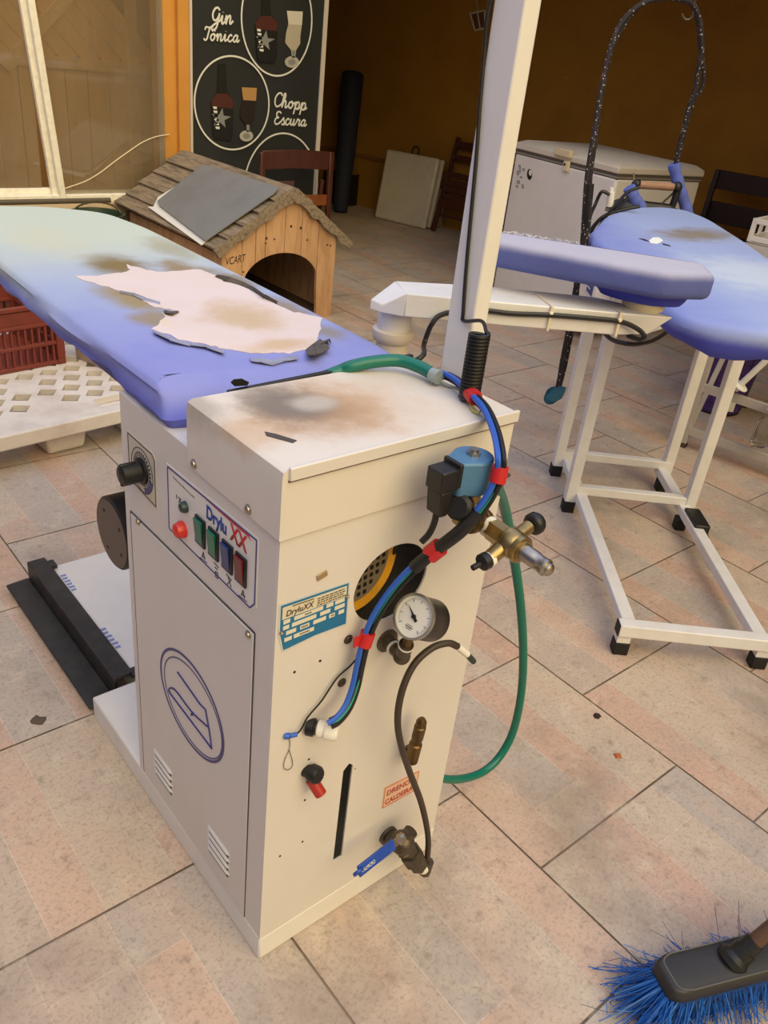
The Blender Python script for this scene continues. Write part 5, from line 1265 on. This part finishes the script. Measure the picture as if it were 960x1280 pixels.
# --- purple basket behind the stand
pb0 = onz(891, 508, 0)
pb = thing('purple_bucket', pb0, 'purple patterned plastic bucket on floor behind the tube stand', 'bucket')
m_pur = M('purple plastic', (72, 44, 118), .45, var=.3, vs=20, col2=(54, 30, 96))
k = MB(); k.lathe(pb0 + Z * .012, Z, [(.118, 0), (.122, .01), (.150, .34), (.158, .345), (.158, .36), (.146, .36), (.142, .34), (.115, .02), (0, .02)], 40); obj('bucket_body', k, m_pur, pb)
k = MB()
for j in range(6):
    z = .04 + j * .05; r = .122 + .028 * z / .34 + .0008; ringband(k, pb0 + Z * (z + .012), X, Y, r, r, .002, Z * .004, 40)
for i in range(20):
    a = 2 * PI * i / 20; d = Vector((math.cos(a), math.sin(a), 0)); k.bar(pb0 + d * .1232 + Z * .03, pb0 + d * .1500 + Z * .34, .004, .002, up=d)
obj('grid_pattern', k, M('purple dark line', (40, 22, 78), .5), pb)
k = MB(); k.lathe(pb0, Z, [(.118, 0), (.12, .012), (0, .012)], 30); obj('bucket_foot', k, m_black, pb)
d = Vector((CAM[0] - pb0.x, CAM[1] - pb0.y, 0)).normalized(); d = (d * math.cos(.45) + Z.cross(d) * math.sin(.45))
k = MB(); k.obox(pb0 + d * .1275 + Z * .065, (.004, .075, .07), d, Z.cross(d)); obj('sticker', k, m_paper, pb, label='pale sticker')
# --- white pipe piece and clear cups hung from the rack rail
a_, b_ = g0 + gd * .30 + Z * .285, g0 + gd * .36 + Z * .30
ws0 = onp(919, 487, g0 - gp_ * .03, gp_); ws1 = onp(972, 437, g0 - gp_ * .03, gp_)
wpz = thing('plastic_pipe', ws0, 'white plastic pipe with flange leaning over the grey rack rail', 'pipe')
k = MB(); k.cyl(ws0, ws1, .012); k.lathe(ws0 + (ws1 - ws0) * .10, ws1 - ws0, [(.034, 0), (.034, .004), (.012, .008)], 20); obj('pipe', k, m_ptfe, wpz)
k = MB(); k.cyl(ws0 - (ws1 - ws0) * .06, ws0 + (ws1 - ws0) * .03, .008); obj('tip', k, M('red tip', (170, 60, 50), .5), wpz)
cg = onp(945, 535, g0 - gp_ * .04, gp_)
m_clear = M('clear plastic', (255, 255, 255), .05, trans=1.0, ior=1.3)
cgt = thing('clear_bottle', cg - Z * .06, 'clear plastic bottle hanging at the grey rack between its rails', 'bottle')
k = MB(); k.lathe(cg - Z * .06 + gd * .03, Z, [(.0, 0), (.03, 0), (.034, .006), (.034, .09), (.014, .12), (.014, .14), (.012, .14), (.012, .12), (.031, .09), (.031, .008), (0, .004)], 20); obj('bottle_body', k, m_clear, cgt)
k = MB(); k.lathe(cg + Z * .082 + gd * .03, Z, [(.016, 0), (.016, .02), (0, .02)], 16); obj('bottle_cap', k, m_ptfe, cgt)
k = MB(); k.tube([cg + gd * .03 + Z * .09, cg + gd * .03 + Z * .12 + gp_ * .01, cg + gd * .03 + gp_ * .04 + Z * .16], .002, 5); obj('string', k, m_ptfe, cgt)

# --- pallet, crate, tub at the left
pa0, pa1 = onz(0, 545, .13), onz(150, 511, .13)
pu = (pa1 - pa0); pu.z = 0; pu.normalize(); pv = Vector((-pu.y, pu.x, 0)); po0 = Vector((pa0.x, pa0.y, 0)) - pu * .32
def pq(a, b_, z): return po0 + pu * a + pv * b_ + Z * z
PWd, PDp = 1.10, 1.12
pt = thing('plastic_pallet', pq(PWd / 2, PDp / 2, 0), 'white plastic pallet with diamond lattice top on floor under the long board', 'pallet')
m_pal = M('dusty white pallet plastic', (222, 214, 208), .6, var=.6, vs=8, col2=(188, 174, 164), bump=.1, bs=40)
holes = []
for j in range(11):
    for i in range(11):
        a = .10 + i * .09 + (.045 if j % 2 else 0); b_ = .17 + j * .085
        if a > PWd - .08 or b_ > PDp - .07: continue
        if (j in (5,) ) or (i == 5 and j % 2 == 0): continue
        holes.append([pq(a + dx, b_ + dy, .128) for dx, dy in ((-.040, -.008), (.006, -.036), (.040, .008), (-.006, .036))])
holes += [[pq(a + dx, b_ + dy, .128) for dx, dy in ((-.09, -.034), (.09, -.034), (.09, .034), (-.09, .034))] for a, b_ in ((.78, .085),)]
k = MB(); k.holed([pq(0, 0, .128), pq(PWd, 0, .128), pq(PWd, PDp, .128), pq(0, PDp, .128)], holes, Z * -.022); obj('pallet_deck', k, m_pal, pt, smooth=False)
k = MB()
for a0, b0_, a1, b1_ in ((0, 0, PWd, 0), (PWd, 0, PWd, PDp), (PWd, PDp, 0, PDp), (0, PDp, 0, 0)): k.bar(pq(a0, b0_, .105), pq(a1, b1_, .105), .022, .052)
obj('pallet_rim', k, m_pal, pt, bevel=.006)
k = MB(); k.obox(pq(.78, .085, .098), (.19, .078, .012), pu, pv); obj('pocket', k, m_pal, pt)
for a in (.08, PWd / 2, PWd - .26):
    for b_ in (.10, PDp / 2, PDp - .10):
        k = MB(); k.loft([[pq(a + x * s, b_ + y * s, z) for x, y in ((-.075, -.07), (.075, -.07), (.075, .07), (-.075, .07))] for s, z in ((.85, 0), (1, .085))]); obj('foot', k, m_pal, pt, bevel=.012, seg=3)
m_crate = M('red brown crate plastic', (122, 52, 40), .55, var=.4, vs=12, col2=(92, 38, 30))
c1 = onz(76, 453, .13); c1.z = .129; cru = (pu * .98 + pv * .03).normalized(); crv = Vector((-cru.y, cru.x, 0)); CW, CDp = .56, .34
ztop = ony(30, 381, c1.y).z - .129
def cq(a, b_, z): return c1 + cru * a + crv * b_ + Z * z
rcr = thing('plastic_crate', cq(-CW / 2, CDp / 2, 0), 'red brown slotted plastic crate standing on the white pallet', 'crate')
h3 = ztop
k = MB()
for z, t_ in ((.008, .016), (h3 * .36, .014), (h3 * .68, .014), (h3 - .008, .016)):
    lp = [cq(0, 0, z), cq(-CW, 0, z), cq(-CW, CDp, z), cq(0, CDp, z)]
    for i in range(4): k.bar(lp[i], lp[(i + 1) % 4], .02, t_)
obj('crate_band', k, m_crate, rcr, bevel=.003)
k = MB(); n1 = 22
for i in range(n1 + 1):
    for b_ in (0, CDp): k.obox(cq(-CW * i / n1, b_, h3 * .34), (.008, .012, h3 * .68), cru, crv)
for i in range(1, 14):
    for a in (0, -CW): k.obox(cq(a, CDp * i / 14, h3 * .34), (.012, .008, h3 * .68), cru, crv)
obj('crate_slats', k, m_crate, rcr, smooth=False)
k = MB()
for b_ in (0, CDp):
    k.obox(cq(-CW * .5, b_, h3 * .80), (CW, .008, h3 * .24), cru, crv)
k.obox(cq(-.001, CDp / 2, h3 * .72), (.008, CDp, h3 * .12), cru, crv); k.obox(cq(-CW, CDp / 2, h3 * .72), (.008, CDp, h3 * .12), cru, crv)
k.obox(cq(-CW / 2, CDp / 2, .008), (CW, CDp, .012), cru, crv)
for a, b_ in ((0, 0), (-CW, 0), (0, CDp), (-CW, CDp)): k.obox(cq(a, b_, h3 / 2), (.03, .03, h3), cru, crv)
obj('crate_panel', k, m_crate, rcr, bevel=.002)
t0, t1 = onz(97, 449, .13), onz(138, 467, .13); tdv = (t0 - t1); tdv.z = 0; tl_ = tdv.length; tdv.normalize(); tdu = Vector((tdv.y, -tdv.x, 0))
tdu = tdu if tdu.x > 0 else -tdu
tb0 = Vector((t1.x, t1.y, .129)) - tdv * .03
tubt = thing('storage_tub', tb0 + tdu * .12 + tdv * .15, 'taupe plastic tub on the white pallet behind the long board', 'tub')
m_tub = M('taupe plastic', (168, 146, 132), .55)
k = MB(); fo4 = lambda s, z: [tb0 + tdu * (.11 + (x - .11) * s) + tdv * (.18 + (y - .18) * s) + Z * z for x, y in ((0, 0), (.22, 0), (.22, tl_ + .05), (0, tl_ + .05))]
k.loft([fo4(.94, 0), fo4(1, .12), fo4(.95, .12), fo4(.88, .01)]); obj('tub_body', k, m_tub, tubt, bevel=.004)
k = MB()
lp = fo4(1.01, .122)
for i in range(4): k.bar(lp[i], lp[(i + 1) % 4], .016, .012)
obj('tub_rim', k, m_tub, tubt, bevel=.003)
k = MB(); k.box((.36, 3.14, .004), (1.0, 3.50, .45)); k.box((.345, 3.125, .41), (1.015, 3.515, .46))
tag(obj('storage_box', k, m_black, bevel=.01), 'black storage box on the floor behind the red brown crate', 'box')
k = MB(); k.lathe((.50, 3.24, .461), Z, [(.06, 0), (.065, .01), (.065, .10), (.03, .14), (.022, .15), (.022, .18), (0, .18)], 20)
tag(obj('grey_bottle', k, M('grey plastic', (150, 152, 150), .5)), 'grey plastic bottle on the black storage box behind the crate', 'bottle')
gb_ = thing('green_bucket', (1.33, 3.76, 0), 'dark green plastic bucket against the window wall behind the board', 'bucket')
k = MB(); k.lathe((1.33, 3.76, .001), Z, [(.10, 0), (.135, .35), (.145, .355), (.145, .375), (.130, .375), (.124, .35), (.09, .01), (0, .01)], 30); obj('bucket_body', k, M('dark green plastic', (44, 62, 48), .5), gb_)
k = MB(); k.tube([(1.33 + .13 * math.cos(t), 3.76 + .02 * math.sin(t), .365 + .06 * math.sin(t)) for t in np.linspace(0, PI, 9)], .005, 6); obj('bucket_handle', k, m_darksteel, gb_)
k = MB(); ra, rb_ = ony(-40, 259.5, WY - .05), ony(138, 255, WY - .05); zz_ = SILL - .030 + .013
k.cyl((ra.x, WY - .05, zz_), (rb_.x, WY - .05, zz_), .013); tag(obj('metal_rod', k, M('dull grey bar', (84, 74, 64), .6)), 'dull grey metal bar lying along the window ledge', 'bar')

# --- broom in the corner
b0_, b1_ = onz(822, 1216, .075), onz(985, 1175, .075)
bd_ = (b1_ - b0_); bd_.z = 0; bd_.normalize(); bn_ = Vector((-bd_.y, bd_.x, 0)); bl0 = Vector((b0_.x, b0_.y, 0)); bl0 = bl0 - bn_ * .012
if bn_.y < 0: bn_ = -bn_
brm = thing('broom', bl0 + bd_ * .17, 'black headed broom with blue bristles standing on the tiles', 'broom')
BLn = .36
def bq2(a, b_, z): return bl0 + bd_ * a + bn_ * b_ + Z * z
hp_ = [bq2(a, b_, 0) for a, b_ in ((0, -.026), (.02, -.034), (BLn, -.034), (BLn, .034), (.02, .034), (0, .026))]
hp_ = rounded(hp_, .02, 4); hc = sum(hp_, Vector()) / len(hp_)
k = MB(); k.loft([[p + Z * z for p in [hc + (p - hc) * s for p in hp_]] for s, z in ((.96, .058), (1.0, .062), (1.0, .078), (.97, .084), (.93, .086))]); bh = obj('broom_head', k, M('broom black plastic', (44, 42, 40), .5, var=.3, vs=20), brm)
k = MB(); hp3 = [hc + (p - hc) * .90 for p in hp_]
for i in range(len(hp3)): k.bar(hp3[i] + Z * .0862, hp3[(i + 1) % len(hp3)] + Z * .0862, .002, .001)
obj('head_groove', k, M('worn grey edge', (96, 92, 84), .6), bh)
hb = bq2(.135, 0, .084); hdv = Vector((.65, -.22, .75)).normalized()
k = MB(); k.lathe(hb - hdv * .01, hdv, [(.026, 0), (.026, .012), (.019, .02), (.019, .034), (.016, .036), (.016, .055)], 20); obj('socket', k, m_black, bh)
k = MB(); k.cyl(hb + hdv * .03, hb + hdv * 1.15, .0125, seg=16); hdl = obj('broom_handle', k, M('brown wrapped handle', (92, 64, 44), .5, var=.6, vs=14, col2=(52, 36, 28)), brm)
k = MB(); k.lathe(hb + hdv * 1.15, hdv, [(.0135, -.05), (.0135, .004), (.006, .01), (0, .01)], 14); obj('handle_cap', k, m_black, hdl)
R3 = random.Random(9)
m_br1 = M('blue bristles', (22, 92, 178), .5); m_br2 = M('light blue bristles', (64, 124, 196), .5); m_br3 = M('dark stray bristles', (52, 56, 92), .6)
for mat_, n_, nm in ((m_br1, 900, 0), (m_br2, 320, 1), (m_br3, 90, 2)):
    k = MB()
    for i in range(n_):
        a = R3.random() ** 1.3 * BLn; b_ = R3.uniform(-.028, .028); r0 = bq2(a, b_, .06)
        out_ = bn_ * (b_ / .028) * R3.uniform(.3, 1.1) + bd_ * (-(1 - min(1, a / .10)) * R3.uniform(.5, 1.5) + R3.uniform(-.25, .25))
        L_ = R3.uniform(.045, .06) if nm < 2 else R3.uniform(.06, .09)
        p1 = r0 + out_ * .018 - Z * .018; p2 = r0 + out_ * R3.uniform(.035, .05) - Z * .042; p3 = r0 + out_ * R3.uniform(.04, .075) - Z * R3.uniform(.05, .058)
        if nm == 2: p2 = r0 + out_ * .05 - Z * R3.uniform(.0, .04); p3 = r0 + out_ * .085 + Vector((R3.uniform(-.02, .02), R3.uniform(-.02, .02), R3.uniform(-.045, .02)))
        if nm == 1: p3 += Vector((R3.uniform(-.02, .02), R3.uniform(-.02, .02), R3.uniform(0, .02)))
        p3.z = max(p3.z, .001); p2.z = max(p2.z, .002)
        k.tube([r0, p1, p2, p3], .0009 if nm < 2 else .0005, 4, 3)
    o = obj('bristles', k, mat_, bh); o['kind'] = 'stuff'
k = MB(); k.loft([[hc + (p - hc) * s - bd_ * dx + Z * z for p in hp_] for s, dx, z in ((.93, 0, .06), (1.02, .01, .03), (1.06, .018, .004))]); o = obj('bristles', k, M('dense blue bristles', (14, 62, 130), .8, bump=1.0, bs=300, stretch=(1, 1, .1)), bh); o['kind'] = 'stuff'
# crumbs and leaves on the tiles
for i, (u, v, col, lab) in enumerate(((746, 895, (52, 34, 26), 'small dark brown crumb on the pink tile right of the green hose'), (772, 945, (176, 100, 60), 'small orange crumb on the tile below the dark crumb'), (47, 900, (92, 78, 66), 'grey brown smudge of dirt on the tile left of the base plate'))):
    p_ = onz(u, v, .0005); k = MB(); rj2 = random.Random(i)
    k.loft([[p_ + Vector((math.cos(t * .7) * r * rj2.uniform(.6, 1.2), math.sin(t * .7) * r * rj2.uniform(.6, 1.2), h)) for t in range(9)] for r, h in ((.010 if i < 2 else .016, 0), (.007 if i < 2 else .012, .004 if i < 2 else .0008))])
    tag(obj('debris', k, M('debris %d' % i, col, .9)), lab, 'debris')

# ------------------------------------------------------------------ light
wld = bpy.data.worlds.new('world'); SC.world = wld; wld.use_nodes = True
nt = wld.node_tree; N = nt.nodes; L = nt.links; bg = N['Background']
tc = N.new('ShaderNodeTexCoord'); sx = N.new('ShaderNodeSeparateXYZ'); L.new(tc.outputs['Generated'], sx.inputs[0])
def ramp(src, a, b_, c, d):
    r = N.new('ShaderNodeMapRange'); r.interpolation_type = 'SMOOTHSTEP'
    for i, v in enumerate((a, b_, c, d)): r.inputs[i + 1].default_value = v
    L.new(src, r.inputs[0]); return r.outputs[0]
def mixc(f_, a, b_):
    x = N.new('ShaderNodeMix'); x.data_type = 'RGBA'; L.new(f_, x.inputs[0])
    for s_, v in ((6, a), (7, b_)):
        if isinstance(v, tuple): x.inputs[s_].default_value = v
        else: L.new(v, x.inputs[s_])
    return x.outputs[2]
side_c = mixc(ramp(sx.outputs['Y'], -.75, .25, 0, 1), SKY_WARM, SKY_COOL)
sky = mixc(ramp(sx.outputs['Z'], .1, .85, 0, 1), side_c, SKY_TOP)
sky = mixc(ramp(sx.outputs['Z'], -.08, .02, 0, 1), (.28, .22, .17, 1), sky)
L.new(sky, bg.inputs['Color']); bg.inputs['Strength'].default_value = 1.0
for nm, rot, en, ang, colr in LIGHTS:
    l = bpy.data.lights.new(nm, 'SUN'); l.energy = en; l.angle = math.radians(ang); l.color = colr
    o = bpy.data.objects.new(nm, l); COL.objects.link(o); o.location = (0, 0, 6)
    o.rotation_euler = Vector(rot).to_track_quat('-Z', 'Y').to_euler()
SC.view_settings.view_transform = 'Standard'; SC.view_settings.look = 'None'; SC.view_settings.gamma = 1; SC.view_settings.use_curve_mapping = False
SC.view_settings.exposure = EXPOSURE
